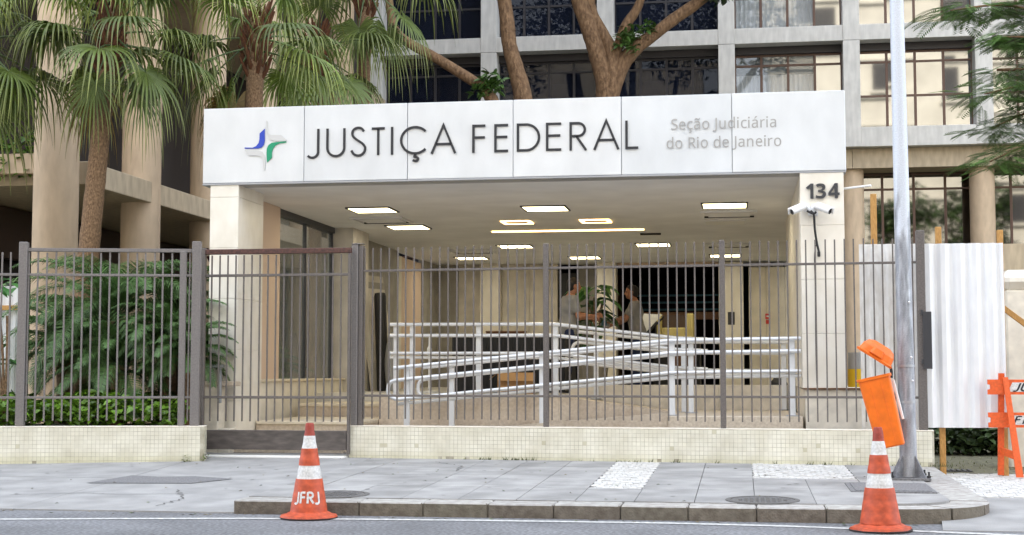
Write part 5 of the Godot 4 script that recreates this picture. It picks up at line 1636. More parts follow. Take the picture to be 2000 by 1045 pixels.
func build_tower() -> void:
	var t := thing("court_tower", "grey concrete office tower with gridded windows behind the entrance", "building")
	var Z := -42.0
	for x in PIERS:
		for s in [[7.57, 10.65], [10.65, 13.72], [13.72, 17.2]]:
			bx("pier", Vector3(x - 0.235, s[0] + 0.004, Z - 0.75), Vector3(x + 0.235, s[1] - 0.004 if s[1] < 17 else s[1], Z), mats.facade, t, 0.008)
	for i in PIERS.size() - 1:
		var x0: float = PIERS[i] + 0.236; var x1: float = PIERS[i + 1] - 0.236
		for s in [[7.57, 8.13], [10.65, 11.10], [13.72, 14.18]]:
			bx("spandrel", Vector3(x0, s[0], Z - 0.75), Vector3(x1, s[1], Z - 0.012), mats.facade, t, 0.008)
		bx("tan_beam", Vector3(x0 - 0.23, 7.0, Z - 1.5), Vector3(x1 + 0.23, 7.565, Z - 0.35), mats.facade_tan, t)
		var kinds := ["dark_glass", "dark_glass", "dark_glass", "dark_glass"]
		if i == 5: kinds = ["clear_glass", "clear_glass", "clear_glass", "mirror_glass"]
		if i >= 6: kinds = ["mirror_glass", "mirror_glass", "mirror_glass", "mirror_glass"]
		for s in [[8.13, 10.648], [11.10, 13.718], [14.18, 17.0]]:
			window_bay(t, x0, x1, s[0], s[1] - 0.22, Z - 0.62, [0.43, 0.86], kinds, mats.frame_dark if i < 5 else mats.window_frame)
			bx("lintel", Vector3(x0, s[1] - 0.22, Z - 0.72), Vector3(x1, s[1] - 0.002, Z - 0.5), mats.frame_dark, t)
			if i == 5:
				var b := MB.new()
				for c in [[0.02, 0.72], [0.80, 1.5], [1.56, 2.28]]:
					var n := 26
					for k in n:
						var xa := x0 + lerpf(c[0], c[1], float(k) / n); var xb := x0 + lerpf(c[0], c[1], float(k + 1) / n)
						var za := Z - 0.95 + 0.03 * sin(k * 1.3); var zb := Z - 0.95 + 0.03 * sin((k + 1) * 1.3)
						b.quad(Vector3(xa, s[0], za), Vector3(xb, s[0], zb), Vector3(xb, s[1] - 0.75, zb), Vector3(xa, s[1] - 0.75, za))
				obj("curtain", b, mats.curtain, t)
			elif i < 5 and i > 1:
				# half-drawn brown blinds
				bx("blind", Vector3(x1 - 0.78, s[0] + 0.02, Z - 0.96), Vector3(x1 - 0.04, s[1] - 0.4, Z - 0.93), mats.blind_brown, t)
				if i == 4:
					for k in 3: bx("blind", Vector3(x0 + 0.05 + k * 0.76, s[0] + 0.45, Z - 0.96), Vector3(x0 + 0.74 + k * 0.76, s[0] + 1.5, Z - 0.93), mats.blind_brown, t)
		# floors between the storeys
		for y in [7.57, 10.65, 13.72]:
			bx("floor_slab", Vector3(x0 - 0.23, y, Z - 5.0), Vector3(x1 + 0.23, y + 0.45, Z - 0.76), mats.room_dark, t)
		bx("room_back", Vector3(x0 - 0.23, 8.0, Z - 5.2), Vector3(x1 + 0.23, 17.2, Z - 5.01), mats.room_dark, t)
		bx("room_divider", Vector3(x1 + 0.16, 8.0, Z - 5.0), Vector3(x1 + 0.3, 17.2, Z - 0.76), mats.room_dark, t)
		# ground floor glazing behind the columns
		var g := ["mirror_low", "mirror_low", "mirror_low", "mirror_low"] if i >= 5 else ["dark_glass", "dark_glass", "dark_glass", "dark_glass"]
		window_bay(t, x0 - 0.2, x1 + 0.2, 0.3, 6.98, Z - 1.5, [0.42, 0.66, 0.93], g)
		bx("ground_room_back", Vector3(x0 - 0.23, 0.0, Z - 5.2), Vector3(x1 + 0.23, 7.5, Z - 5.0), mats.room_dark, t)
	for k in range(2, PIERS.size()):
		var b := MB.new()
		var p := [Vector2(0.36, 0), Vector2(0.35, 3.5), Vector2(0.35, 7.0)]
		b.lathe(p, 28, Vector3(PIERS[k], 0, Z - 0.85))
		obj("column", b, mats.column, t)
	bx("upper_storeys", Vector3(-34, 17.2, Z - 16), Vector3(42, 50, Z - 0.3), mats.facade, t)
	bx("side_mass", Vector3(-34, 0, Z - 16), Vector3(-18.1, 17.19, Z - 0.3), mats.facade_tan, t)
	bx("side_mass", Vector3(14.15, 0, Z - 16), Vector3(42, 17.19, Z - 0.3), mats.facade, t)
	bx("rear_mass", Vector3(-18.09, 0, Z - 16), Vector3(14.14, 17.19, Z - 5.3), mats.facade, t)
	# tubes of light in one dark office
	var k2 := 0
	for p in [[-13.3, 12.75, -43.6], [-12.15, 12.35, -43.4], [-12.0, 12.95, -44.2]]:
		var o := bx("office_tube_light", Vector3(p[0] - 0.32, p[1], p[2] - 0.03), Vector3(p[0] + 0.32, p[1] + 0.05, p[2] + 0.03), mats.lamp_cool)
		tag(o, ["cold white office tube light behind the palms, farthest left", "cold white office tube light touching the pier beside the palm fan", "small cold white office tube light above the other two"][k2], "tube light", "office tube lights in the tower")
		k2 += 1
	var l := OmniLight3D.new()
	l.name = "office_glow"
	l.light_energy = 0.12
	l.light_color = Color(0.75, 0.95, 1.0)
	l.light_size = 0.1
	l.omni_range = 20.0
	l.omni_attenuation = 2.0
	l.shadow_enabled = true
	add_child(l)
	l.position = Vector3(-12.3, 12.25, -43.4)
	var tp := bx("terrace_wall", Vector3(4.9, 2.6, -30.3), Vector3(12, 3.72, -30.0), mats.facade_tan)
	tag(tp, "low tan terrace wall beyond the hoarding, under the tower windows", "wall")

func build_wing() -> void:
	var t := thing("side_wing", "dark side wing on round tan columns behind the palms", "building")
	for k in 6:
		var b := MB.new()
		b.lathe([Vector2(0.345, 0), Vector2(0.34, 5), Vector2(0.335, 12)], 32, Vector3(-10.45, 0, -21.0 - 3.22 * k))
		obj("column", b, mats.column, t)
	bx("slab", Vector3(-20, 4.13, -40.9), Vector3(-10.17, 4.50, -21.5), mats.facade_tan, t, 0.01)
	bx("planter_edge", Vector3(-20, 4.28, -21.49), Vector3(-10.70, 4.60, -21.2), mats.column, t, 0.01)
	bx("slab", Vector3(-20, 8.6, -40.9), Vector3(-10.17, 9.1, -21.5), mats.facade_tan, t, 0.01)
	bx("recessed_wall", Vector3(-20, 4.51, -40.9), Vector3(-12.4, 8.59, -22.5), mats.wing_dark, t)
	bx("ground_wall", Vector3(-20, 0, -40.9), Vector3(-13.2, 4.12, -22.5), mats.wing_dark, t)
	bx("upper_mass", Vector3(-20, 9.11, -40.9), Vector3(-10.9, 26, -21.5), mats.wing_dark, t)
	bx("end_wall", Vector3(-20, 0.0, -41.4), Vector3(-13.05, 26, -41.0), mats.dark_panel, t)
	bx("brown_beam", Vector3(-13.1, 3.2, -40.8), Vector3(-12.9, 4.1, -22.6), mats.bronze, t)
	# creeper on the planter edge
	var b := MB.new()
	for k in 420:
		var c := rng.randf_range(0.5, 1.4)
		b.col = Color(0.09 * c, 0.19 * c, 0.02 * c)
		var p := Vector3(rng.randf_range(-12.6, -10.75), rng.randf_range(4.45, 4.95) if rng.randf() < 0.8 else rng.randf_range(4.25, 4.5), rng.randf_range(-21.6, -21.15))
		big_leaf(b, p, Vector3(rng.randf_range(-1, 1), rng.randf_range(-0.6, 0.8), rng.randf_range(0, 1)), 0.12, 0.045)
	tag(obj("ledge_creeper", b, mats.leaf), "bright green creeper spilling over the wing's planter edge", "creeper", "", "stuff")

func build_opposite() -> void:
	# the sunlit buildings across the street, seen mirrored in the tower windows
	var t := thing("opposite_building", "sunlit cream building across the street, mirrored in the tower glass", "building")
	bx("body", Vector3(2.2, 0, 17), Vector3(60, 30, 31), mats.opposite_wall, t)
	for i in 9:
		for j in 6:
			if (i * 3 + j * 5) % 4 == 0: continue
			var x := 4.0 + i * 4.6; var y := 2.0 + j * 4.6
			bx("dark_window", Vector3(x, y, 16.9), Vector3(x + 2.4, y + 2.0, 16.98), mats.dark_metal, t)
			bx("window_sill", Vector3(x - 0.15, y - 0.2, 16.7), Vector3(x + 2.55, y, 16.99), mats.opposite_wall, t)
	for j in 6:
		bx("cornice", Vector3(2.1, 4.4 + j * 4.6, 16.75), Vector3(60, 4.55 + j * 4.6, 16.99), mats.opposite_wall, t)
	t = thing("neighbour_building", "tall building across the street beyond the cream one", "building")
	bx("body", Vector3(-70, 0, 21), Vector3(-2.0, 24, 36), mats.neighbour_wall, t)
	for i in 14:
		for j in 5:
			bx("dark_window", Vector3(-66 + i * 4.6, 2.5 + j * 4.0, 20.85), Vector3(-63 + i * 4.6, 4.9 + j * 4.0, 20.98), mats.dark_metal, t)
	for k in 3:
		var p: Vector3 = [Vector3(10.5, 0, 11.5), Vector3(15.5, 0, 12.0), Vector3(5.2, 0, 12.5)][k]
		t = thing("street_tree", ["leafy street tree across the road, mirrored left of the lamp post", "leafy street tree across the road, mirrored right of the lamp post", "leafy street tree across the road, mirrored at the curtain window"][k], "tree", p, 0, "street trees across the road")
		var b := MB.new()
		limb(b, [[0, 0, 0], [0.1, 3, 0], [-0.1, 5, 0.1], [0.2, 8, 0]], [0.22, 0.18, 0.14, 0.05])
		limb(b, [[0, 3.4, 0], [1.0, 5.4, 0.2], [1.9, 7.4, 0.1]], [0.12, 0.08, 0.03])
		limb(b, [[0, 3.8, 0], [-1.1, 5.6, -0.2], [-1.8, 7.0, 0.1]], [0.12, 0.08, 0.03])
		obj("trunk", b, mats.bark, t)
		crown(t, [Vector3(0.2, 9.4, 0), Vector3(1.9, 8.2, 0.2), Vector3(-1.8, 8.6, 0), Vector3(0, 7.2, 0.6), Vector3(-0.8, 11.6, 0.1), Vector3(1.0, 11.8, 0)], 1.7, 900, true)

# ---------------------------------------------------------------- plants
func fan_leaf(elev: float, Lp: float, R: float, sd: int, dry := false) -> ArrayMesh:
	var r := RandomNumberGenerator.new()
	r.seed = sd
	var b := MB.new()
	var d := Vector3(cos(elev), sin(elev), 0)
	var tone := r.randf_range(0.62, 1.3)
	b.col = Color(0.10 * tone, 0.15 * tone, 0.05 * tone)
	var pts := []
	for k in 7:
		var s := k / 6.0
		pts.append(d * Lp * s - Vector3.UP * Lp * 0.22 * s * s)
	b.tube(pts, [0.02, 0.017, 0.015, 0.013, 0.012, 0.011, 0.010], 5)
	var hub: Vector3 = pts[6]
	var e2 := elev - 0.42
	var dd := Vector3(cos(e2), sin(e2), 0)
	var side := Vector3(0, 0, 1)
	var up := side.cross(dd).normalized()
	if up.y < 0: up = -up
	var n := 36
	for i in n:
		var a := deg_to_rad(lerpf(-148, 148, (i + 0.5) / n))
		var len := R * (1.0 - 0.30 * pow(absf(a) / 2.6, 2.0)) * r.randf_range(0.88, 1.08)
		var dir := (dd * cos(a) + side * sin(a)).normalized()
		var tang := (-dd * sin(a) + side * cos(a)).normalized()
		var droop := r.randf_range(0.45, 0.95)
		var kink := r.randf_range(0.42, 0.62)
		var c := tone * r.randf_range(0.75, 1.25)
		var prev := []
		for k in 9:
			var s := k / 8.0
			var w := minf(deg_to_rad(296.0 / n) * 0.46 * s * len, 0.019) * (1.0 if s < 0.4 else pow(1.0 - (s - 0.4) / 0.6, 0.8)) + 0.0012
			var bend := maxf(0.0, s - kink * 0.6)
			var p := hub + dir * len * (s - 0.55 * bend * bend) - Vector3.UP * len * droop * (0.14 * s * s + 1.7 * bend * bend)
			p += up * 0.10 * R * sin(minf(s, 0.6) * 2.6) * (0.6 + 0.4 * cos(a))
			var fold := up * w * 0.45
			var row := [p - tang * w - fold, p, p + tang * w - fold]
			if dry: b.col = Color(0.26 * c, 0.17 * c, 0.045 * c)
			else:
				var tip := smoothstep(0.55, 1.0, s)
				b.col = Color(lerpf(0.10, 0.19, tip) * c, lerpf(0.145, 0.215, tip) * c, lerpf(0.022, 0.045, tip) * c)
			if prev.size():
				b.quad(prev[1], prev[0], row[0], row[1])
				b.quad(prev[2], prev[1], row[1], row[2])
			prev = row
	return b.mesh()

var fans := {}
func fan_mesh(e: int, v: int, dry := false) -> ArrayMesh:
	var key := "%d_%d_%s" % [e, v, dry]
	if not fans.has(key):
		fans[key] = fan_leaf(deg_to_rad(e), 0.78, 0.86, 100 + e * 7 + v, dry)
	return fans[key]

func palm(label: String, base: Vector3, crown: Vector3, r0: float, r1: float, n: int, scale: float, turn: float, sd: int, extra := [], low := 6) -> void:
	var t := thing("fan_palm", label, "palm tree", base, 0, "fan palms of the garden")
	var r := RandomNumberGenerator.new()
	r.seed = sd
	var top := crown - base
	var b := MB.new()
	var pts := []
	var rad := []
	var m := 46
	for k in m + 1:
		var s := float(k) / m
		var p := Vector3(top.x * pow(s, 1.3), top.y * s, top.z * s)
		pts.append(p)
		rad.append(lerpf(r0, r1, s) * (1.0 + 0.05 * (k % 2) + r.randf_range(-0.03, 0.03)))
	b.tube(pts, rad, 16)
	obj("trunk", b, mats.palm_bark, t)
	# leaf bases and fibre under the crown
	b = MB.new()
	for k in 46:
		var g := k * 2.39996
		var y := top.y - 0.9 + 0.95 * k / 46.0
		var s := y / top.y
		var c := Vector3(top.x * pow(s, 1.3), y, top.z * s)
		var d := Vector3(cos(g), 0, sin(g))
		b.tube([c + d * r1 * 0.7, c + d * (r1 + 0.05) + Vector3(0, 0.12, 0), c + d * (r1 + 0.13) + Vector3(0, 0.30, 0)], [0.045, 0.032, 0.014], 5)
	obj("leaf_bases", b, mats.palm_fibre, t)
	var es := [64, 40, 16, -8, -32, -56]
	for k in n:
		var u := (k + 0.5) / n
		var e: int = es[mini(5, int(u * low))]
		var o := put_mesh("leaf", fan_mesh(e, k % 3), mats.leaf, t)
		var g := turn + k * 2.39996 + r.randf_range(-0.3, 0.3)
		o.position = top + Vector3(cos(g) * r1 * 0.6, -0.02 - 0.5 * u, -sin(g) * r1 * 0.6)
		o.rotation = Vector3(r.randf_range(-0.12, 0.12), g, r.randf_range(-0.12, 0.12))
		o.scale = Vector3.ONE * scale * r.randf_range(0.88, 1.1)
	for x in extra:
		# [elevation, heading, scale, dry]
		var o := put_mesh("leaf", fan_mesh(x[0], 5, x[3]), mats.leaf, t)
		o.position = top + Vector3(0, -0.3, 0)
		o.rotation.y = x[1]
		o.scale = Vector3.ONE * x[2]

func frond(elev: float, L: float, sd: int) -> ArrayMesh:
	var r := RandomNumberGenerator.new()
	r.seed = sd
	var b := MB.new()
	var pts := []
	var p := Vector3.ZERO
	var e := elev
	for k in 17:
		pts.append(p)
		p += Vector3(cos(e), sin(e), 0) * L / 16.0
		e -= (1.35 + elev * 0.35) / 16.0
	var rad := []
	for k in 17: rad.append(lerpf(0.014, 0.004, k / 16.0))
	var tone := r.randf_range(0.8, 1.1)
	b.col = Color(0.09 * tone, 0.13 * tone, 0.05 * tone)
	b.tube(pts, rad, 5)
	for k in 52:
		var s := lerpf(0.14, 1.0, k / 51.0)
		var f := s * 16.0
		var i := mini(15, int(f))
		var at: Vector3 = (pts[i] as Vector3).lerp(pts[i + 1], f - i)
		var fw: Vector3 = (pts[i + 1] - pts[i]).normalized()
		var len := L * 0.20 * sin(PI * clampf(0.15 + 0.80 * s, 0, 1)) * r.randf_range(0.85, 1.1) + 0.03
		for sg in [-1.0, 1.0]:
			var sd3 := Vector3(0, 0, sg)
			var up := Vector3(-fw.y, fw.x, 0)
			var dir: Vector3 = (fw * 0.62 + sd3 * 0.85 + up * r.randf_range(0.05, 0.3)).normalized()
			var w := 0.0074
			var c := tone * r.randf_range(0.7, 1.3)
			b.col = Color(0.085 * c, 0.165 * c, 0.045 * c)
			var q := fw * w
			var mid := at + dir * len * 0.55
			var tip := at + dir * len - Vector3.UP * len * 0.34
			if sg > 0:
				b.quad(at - q, mid - q, mid + q, at + q)
				b.tri(mid - q, tip, mid + q)
			else:
				b.quad(at + q, mid + q, mid - q, at - q)
				b.tri(mid + q, tip, mid - q)
	return b.mesh()

func garden_palm(label: String, at: Vector3, n: int, L: float, sd: int, lift: float) -> void:
	var t := thing("feather_palm", label, "palm", at, 0, "feather palms behind the fence")
	var r := RandomNumberGenerator.new()
	r.seed = sd
	var b := MB.new()
	b.tube(v3([[0, 0, 0], [0.02, lift * 0.5, 0], [0.0, lift, 0.0]]), [0.11, 0.10, 0.12], 10)
	obj("stem", b, mats.palm_bark, t)
	var es := [1.35, 1.05, 0.75, 0.45, 0.15]
	var ms := []
	for e in es:
		for v in 2: ms.append(frond(e, L, sd + int(e * 100) + v))
	for k in n:
		var u := (k + 0.5) / n
		var o := put_mesh("frond", ms[mini(4, int(u * 5.0)) * 2 + k % 2], mats.leaf, t)
		o.position = Vector3(0, lift + 0.02 - 0.12 * u, 0)
		o.rotation.y = k * 2.39996 + r.randf_range(-0.2, 0.2)
		o.scale = Vector3.ONE * r.randf_range(0.82, 1.1)

func multimesh(called: String, me: Mesh, m: Material, xs: Array, cs: Array, parent: Node3D = null) -> MultiMeshInstance3D:
	var mm := MultiMesh.new()
	mm.transform_format = MultiMesh.TRANSFORM_3D
	mm.use_colors = true
	mm.mesh = me
	mm.instance_count = xs.size()
	for k in xs.size():
		mm.set_instance_transform(k, xs[k])
		mm.set_instance_color(k, cs[k])
	var o := MultiMeshInstance3D.new()
	o.multimesh = mm
	o.material_override = m
	if parent:
		o.name = called
		parent.add_child(o, true)
	else:
		o.name = numbered(called)
		add_child(o)
	tag(o, "", "", "", "stuff")
	return o

func leaf_bit(L: float, W: float, bend := 0.3) -> ArrayMesh:
	var b := MB.new()
	var up := Vector3.UP
	var pts := [[0.0, 0.1], [0.35, 1.0], [0.7, 0.75], [1.0, 0.02]]
	for k in 3:
		var s: float = pts[k][0]; var q: float = pts[k + 1][0]
		var a := Vector3(L * s, -bend * L * s * s, 0); var c := Vector3(L * q, -bend * L * q * q, 0)
		var wa: float = W * pts[k][1]; var wc: float = W * pts[k + 1][1]
		b.quad(a, c, c + Vector3(0, wc * 0.3, -wc), a + Vector3(0, wa * 0.3, -wa))
		b.quad(c, a, a + Vector3(0, wa * 0.3, wa), c + Vector3(0, wc * 0.3, wc))
	return b.mesh()

# a twig with paired leaflets, the feathery leaf of a street tree
func feather_leaf(L: float, pairs: int, ll: float, lw: float) -> ArrayMesh:
	var b := MB.new()
	b.tube(v3([[0, 0, 0], [L * 0.5, 0.0, 0], [L, -0.12 * L, 0]]), [0.004, 0.003, 0.002], 4)
	for k in pairs:
		var s := (k + 1.0) / pairs
		var at := Vector3(L * s, -0.12 * L * s * s, 0)
		var len := ll * (1.0 - 0.5 * absf(s - 0.45))
		for sg in [-1.0, 1.0]:
			var d := Vector3(0.55, -0.10, sg).normalized()
			var mid := at + d * len * 0.5
			var tip := at + d * len
			var w := Vector3(lw, 0, 0)
			if sg > 0:
				b.tri(at, tip, mid + w); b.tri(at, mid - w, tip)
			else:
				b.tri(at, mid + w, tip); b.tri(at, tip, mid - w)
	return b.mesh()

func limb(b: MB, pts: Array, rad: Array, sides := 12) -> void:
	b.tube(smooth_path(v3(pts), 6), smooth_radii(rad, 6, 0.035), sides)

func build_plants() -> void:
	# hedge bed behind the left wall
	var bed := MB.new()
	bed.xf = Transform3D(Basis(Vector3.UP, 0.2418), Vector3(-10.6, 0, -14.62))
	bed.box(Vector3(0, 0.2, -2.2), Vector3(4.55, 0.52, -0.03))
	struct("planting_bed", bed, mats.dirt)
	var xs := []
	var cs := []
	for k in 5200:
		var u := rng.randf_range(0.0, 4.5)
		var v := rng.randf_range(-1.9, -0.12)
		var h := 0.52 + (0.36 + 0.05 * sin(u * 4.0) + 0.04 * sin(u * 9.0 + v * 5.0)) * pow(rng.randf(), 0.6)
		if v > -0.22: h = minf(h, 0.62 + rng.randf() * 0.25)
		var bs := Basis.from_euler(Vector3(rng.randf_range(-0.5, 0.9), rng.randf() * TAU, rng.randf_range(-0.5, 0.8))).scaled(Vector3.ONE * rng.randf_range(0.7, 1.25))
		xs.append(bed.xf * Transform3D(bs, Vector3(u, h, v)))
		var c := rng.randf_range(0.55, 1.35)
		if rng.randf() < 0.12: c *= 1.5
		cs.append(Color(0.12 * c, 0.23 * c, 0.02 * c))
	var hedge := multimesh("ground_cover", leaf_bit(0.10, 0.032), mats.leaf_gloss, xs, cs)
	tag(hedge, "bright green leafy ground cover along the top of the left wall", "ground cover", "", "stuff")
	garden_palm("broad feather palm filling the middle of the fenced garden", Vector3(-7.75, 0.5, -17.2), 48, 1.65, 11, 1.3)
	garden_palm("feather palm on the far left of the garden, before the tan column", Vector3(-8.5, 0.5, -17.4), 28, 1.15, 23, 1.0)
	garden_palm("feather palm whose fronds reach the left marble pillar", Vector3(-6.85, 0.5, -16.75), 26, 0.85, 37, 1.1)
	garden_palm("low feather palm close behind the fence posts at the gate", Vector3(-7.1, 0.5, -17.6), 30, 1.3, 41, 1.35)
	garden_palm("small feather palm leaning over the gate end of the garden wall", Vector3(-6.5, 0.5, -16.5), 30, 0.72, 61, 0.9)
	garden_palm("bushy low feather palm in front of the broad one", Vector3(-7.45, 0.5, -16.7), 36, 1.05, 67, 0.75)
	garden_palm("feather palm outside the glazed side of the entrance hall", Vector3(-7.5, 0.2, -21.3), 34, 1.3, 53, 0.7)
	# leafy shrub at the far left
	var t := thing("broadleaf_shrub", "shrub with large glossy leaves at the far left of the fence", "shrub", Vector3(-8.42, 0.52, -15.75))
	var b := MB.new()
	for k in 3: b.tube(smooth_path(v3([[0, 0, 0], [0.05 * k - 0.06, 0.8, 0.03], [0.12 * k - 0.2, 1.7 - 0.2 * k, 0.05]]), 4), [0.015], 6)
	obj("stem", b, mats.palm_bark, t)
	for k in 16:
		b = MB.new()
		var c := rng.randf_range(0.7, 1.3)
		b.col = Color(0.05 * c, 0.17 * c, 0.035 * c)
		var g := rng.randf() * TAU
		big_leaf(b, Vector3(rng.randf_range(-0.22, 0.05), rng.randf_range(0.7, 1.85), rng.randf_range(-0.1, 0.15)), Vector3(cos(g), 0.1, sin(g)), rng.randf_range(0.2, 0.34), 0.08)
		obj("leaf", b, mats.leaf_gloss, t)
	t = thing("red_shrub", "dark red leaved shrub beside the left marble pillar", "shrub", Vector3(-6.75, 0.5, -17.9))
	b = MB.new()
	b.tube(v3([[0, 0, 0], [0.02, 1.2, 0], [0.0, 2.1, 0]]), [0.02], 6)
	obj("stem", b, mats.palm_bark, t)
	for k in 14:
		b = MB.new()
		var c := rng.randf_range(0.6, 1.3)
		b.col = Color(0.05 * c, 0.012 * c, 0.016 * c)
		var g := rng.randf() * TAU
		big_leaf(b, Vector3(0, rng.randf_range(1.9, 2.2), 0), Vector3(cos(g) * 0.7, rng.randf_range(0.2, 1.0), sin(g) * 0.7), rng.randf_range(0.22, 0.34), 0.05)
		obj("leaf", b, mats.leaf_gloss, t)
	# fan palms
	palm("fan palm with a clear leaning trunk before the tan columns", Vector3(-8.85, 0.5, -18.5), Vector3(-8.42, 6.05, -18.5), 0.16, 0.105, 17, 1.0, 0.4, 1, [[-56, -1.75, 0.9, false], [-32, -0.45, 1.0, false], [-56, -0.2, 0.95, false], [-56, 2.6, 0.9, true]], 4)
	palm("fan palm with a red brown fibrous neck above the sign's left end", Vector3(-7.15, 0.2, -20.2), Vector3(-6.95, 6.35, -20.2), 0.15, 0.12, 11, 1.0, 1.1, 2, [[-56, -2.5, 1.05, false], [-56, 3.0, 1.15, true], [-56, 2.6, 1.1, true], [-32, -2.9, 1.0, false], [-8, -0.2, 1.0, false]], 4)
	palm("fan palm cut by the left edge, dark fronds over the planter", Vector3(-10.35, 0.5, -18.3), Vector3(-10.3, 6.0, -18.3), 0.15, 0.11, 14, 1.05, 2.0, 3, [[-56, -0.7, 1.15, false], [-32, -0.3, 1.0, false]], 4)
	palm("fan palm farthest back, its fans hanging before the tower piers", Vector3(-6.6, 0.3, -24.5), Vector3(-6.45, 8.25, -24.5), 0.15, 0.11, 8, 1.1, 0.7, 5, [[-56, -0.5, 1.1, false], [-32, -0.2, 1.1, false], [-56, -1.6, 1.05, false]], 3)
	palm("small fan palm whose green fans rest over the sign's upper edge", Vector3(-7.2, 0.3, -24.0), Vector3(-7.15, 7.0, -23.9), 0.12, 0.10, 9, 1.0, 2.6, 6, [[-32, -1.2, 1.15, false], [-32, -0.5, 1.15, false], [-56, -1.9, 1.0, false]], 4)
	# big trees behind the entrance hall
	t = thing("courtyard_tree", "big bare-limbed tree forking above the letters FEDERAL", "tree", Vector3(-3.17, 0, -35), 0, "trees behind the entrance hall")
	b = MB.new()
	limb(b, [[0, 0, 0], [0.02, 4, 0], [0.0, 7.2, 0], [-0.02, 8.2, 0.02], [-0.2, 8.9, 0.05], [-0.42, 9.6, 0.08], [-0.68, 10.4, 0.1], [-0.95, 12.0, 0.2], [-1.3, 14.0, 0.3]], [0.42, 0.34, 0.30, 0.25, 0.23, 0.21, 0.20, 0.17, 0.10])
	obj("trunk", b, mats.bark, t)
	b = MB.new()
	limb(b, [[0.0, 7.6, 0.02], [0.12, 8.3, 0.06], [0.14, 8.95, 0.08], [-0.12, 9.5, 0.05], [-0.36, 10.0, 0.0], [-0.4, 10.6, -0.05], [-0.3, 13.0, -0.3]], [0.24, 0.20, 0.16, 0.14, 0.14, 0.13, 0.08])
	obj("limb", b, mats.bark, t)
	b = MB.new()
	limb(b, [[0.05, 7.9, 0.0], [0.35, 8.6, 0.0], [0.72, 9.05, 0.02], [1.15, 9.35, 0.05], [1.7, 9.75, 0.08], [2.35, 10.2, 0.1], [3.4, 11.2, 0.2], [4.2, 12.6, 0.3]], [0.26, 0.20, 0.18, 0.155, 0.15, 0.14, 0.12, 0.07])
	obj("limb", b, mats.bark, t)
	b = MB.new()
	limb(b, [[0.15, 8.6, 0.05], [0.3, 9.1, 0.1], [0.5, 9.6, 0.12], [0.85, 10.2, 0.15], [1.1, 11.5, 0.2]], [0.15, 0.12, 0.13, 0.10, 0.07])
	obj("limb", b, mats.bark, t)
	crown(t, [Vector3(-1.2, 14.0, 0.3), Vector3(-0.2, 13.4, -0.3), Vector3(3.9, 12.8, 0.3), Vector3(1.2, 12.6, 0.3), Vector3(2.6, 14.0, 0.0)], 1.5, 900, false)
	tuft(t, Vector3(0.58, 9.2, 0.16), 0.36, 150)
	tuft(t, Vector3(1.0, 9.5, 0.12), 0.2, 40)
	tuft(t, Vector3(2.75, 10.42, 0.3), 0.42, 260, 0.35)
	tuft(t, Vector3(2.45, 10.72, 0.2), 0.35, 120, 0.35)
	t = thing("courtyard_tree", "slender trunk leaning back over the letter D of the sign", "tree", Vector3(-4.85, 0, -34), 0, "trees behind the entrance hall")
	b = MB.new()
	limb(b, [[0.2, 0, 0], [0.05, 5, 0], [-0.22, 7.6, 0], [-0.40, 8.4, 0], [-0.56, 9.0, 0.0], [-0.62, 9.6, 0], [-0.72, 10.3, 0], [-1.0, 12, 0.1], [-1.0, 14, 0]], [0.30, 0.25, 0.225, 0.20, 0.18, 0.18, 0.17, 0.14, 0.08])
	obj("trunk", b, mats.bark, t)
	crown(t, [Vector3(-1, 14, 0), Vector3(-2.2, 13.6, 0.3)], 1.4, 500, false)
	t = thing("courtyard_tree", "thin bough slanting down from the palm fans to a leafy tuft", "tree", Vector3(-5.6, 0, -33), 0, "trees behind the entrance hall")
	b = MB.new()
	limb(b, [[0.3, 0, 0], [0.25, 4.5, 0], [0.05, 7.0, 0], [-0.22, 7.75, 0], [-0.5, 7.95, 0], [-1.35, 8.5, 0.0], [-2.2, 9.02, 0.05], [-2.45, 9.5, 0.1], [-2.5, 10.6, 0.1], [-2.2, 12, 0]], [0.26, 0.22, 0.17, 0.14, 0.125, 0.12, 0.11, 0.10, 0.08, 0.05])
	obj("trunk", b, mats.bark, t)
	tuft(t, Vector3(-0.08, 7.87, 0.08), 0.30, 130)
	tuft(t, Vector3(-0.42, 7.72, 0.1), 0.14, 26)
	crown(t, [Vector3(-2.2, 12, 0)], 1.0, 200, false)
	# feathery street tree entering from the right
	t = thing("feathery_tree", "feathery leaved tree reaching in from the right edge", "tree", Vector3(6.1, 0.05, -21.5))
	b = MB.new()
	limb(b, [[0, 0, 0], [-0.1, 2.0, 0], [-0.2, 3.6, 0.1], [-0.4, 5.0, 0.1], [-0.3, 7.0, 0.2]], [0.22, 0.18, 0.15, 0.12, 0.08])
	obj("trunk", b, mats.bark, t)
	var tips := []
	for s in [[[-0.2, 3.4, 0.1], [-1.0, 4.6, 0.3], [-1.9, 5.1, 0.5], [-2.7, 5.0, 0.6]], [[-0.35, 4.6, 0.1], [-1.1, 5.8, 0.2], [-2.2, 6.3, 0.3], [-3.1, 6.25, 0.4]], [[-0.3, 4.0, 0.1], [-1.2, 4.5, 0.5], [-2.0, 4.3, 0.8], [-2.7, 4.0, 0.9]], [[-0.3, 6, 0.1], [-1.0, 6.9, 0.2], [-2.0, 7.2, 0.2], [-2.8, 7.0, 0.2]], [[-0.35, 5.2, 0.1], [-1.3, 5.5, -0.4], [-2.3, 5.6, -0.7]], [[-0.1, 2.6, 0.1], [-1.3, 3.6, 0.4], [-2.1, 4.2, 0.6]], [[-0.35, 4.9, 0.1], [-1.2, 5.3, 0.3], [-1.9, 5.75, 0.5], [-2.4, 5.8, 0.6]], [[-0.3, 3.8, 0.1], [-1.2, 4.9, 0.0], [-1.9, 4.85, 0.1], [-2.5, 4.6, 0.1]]]:
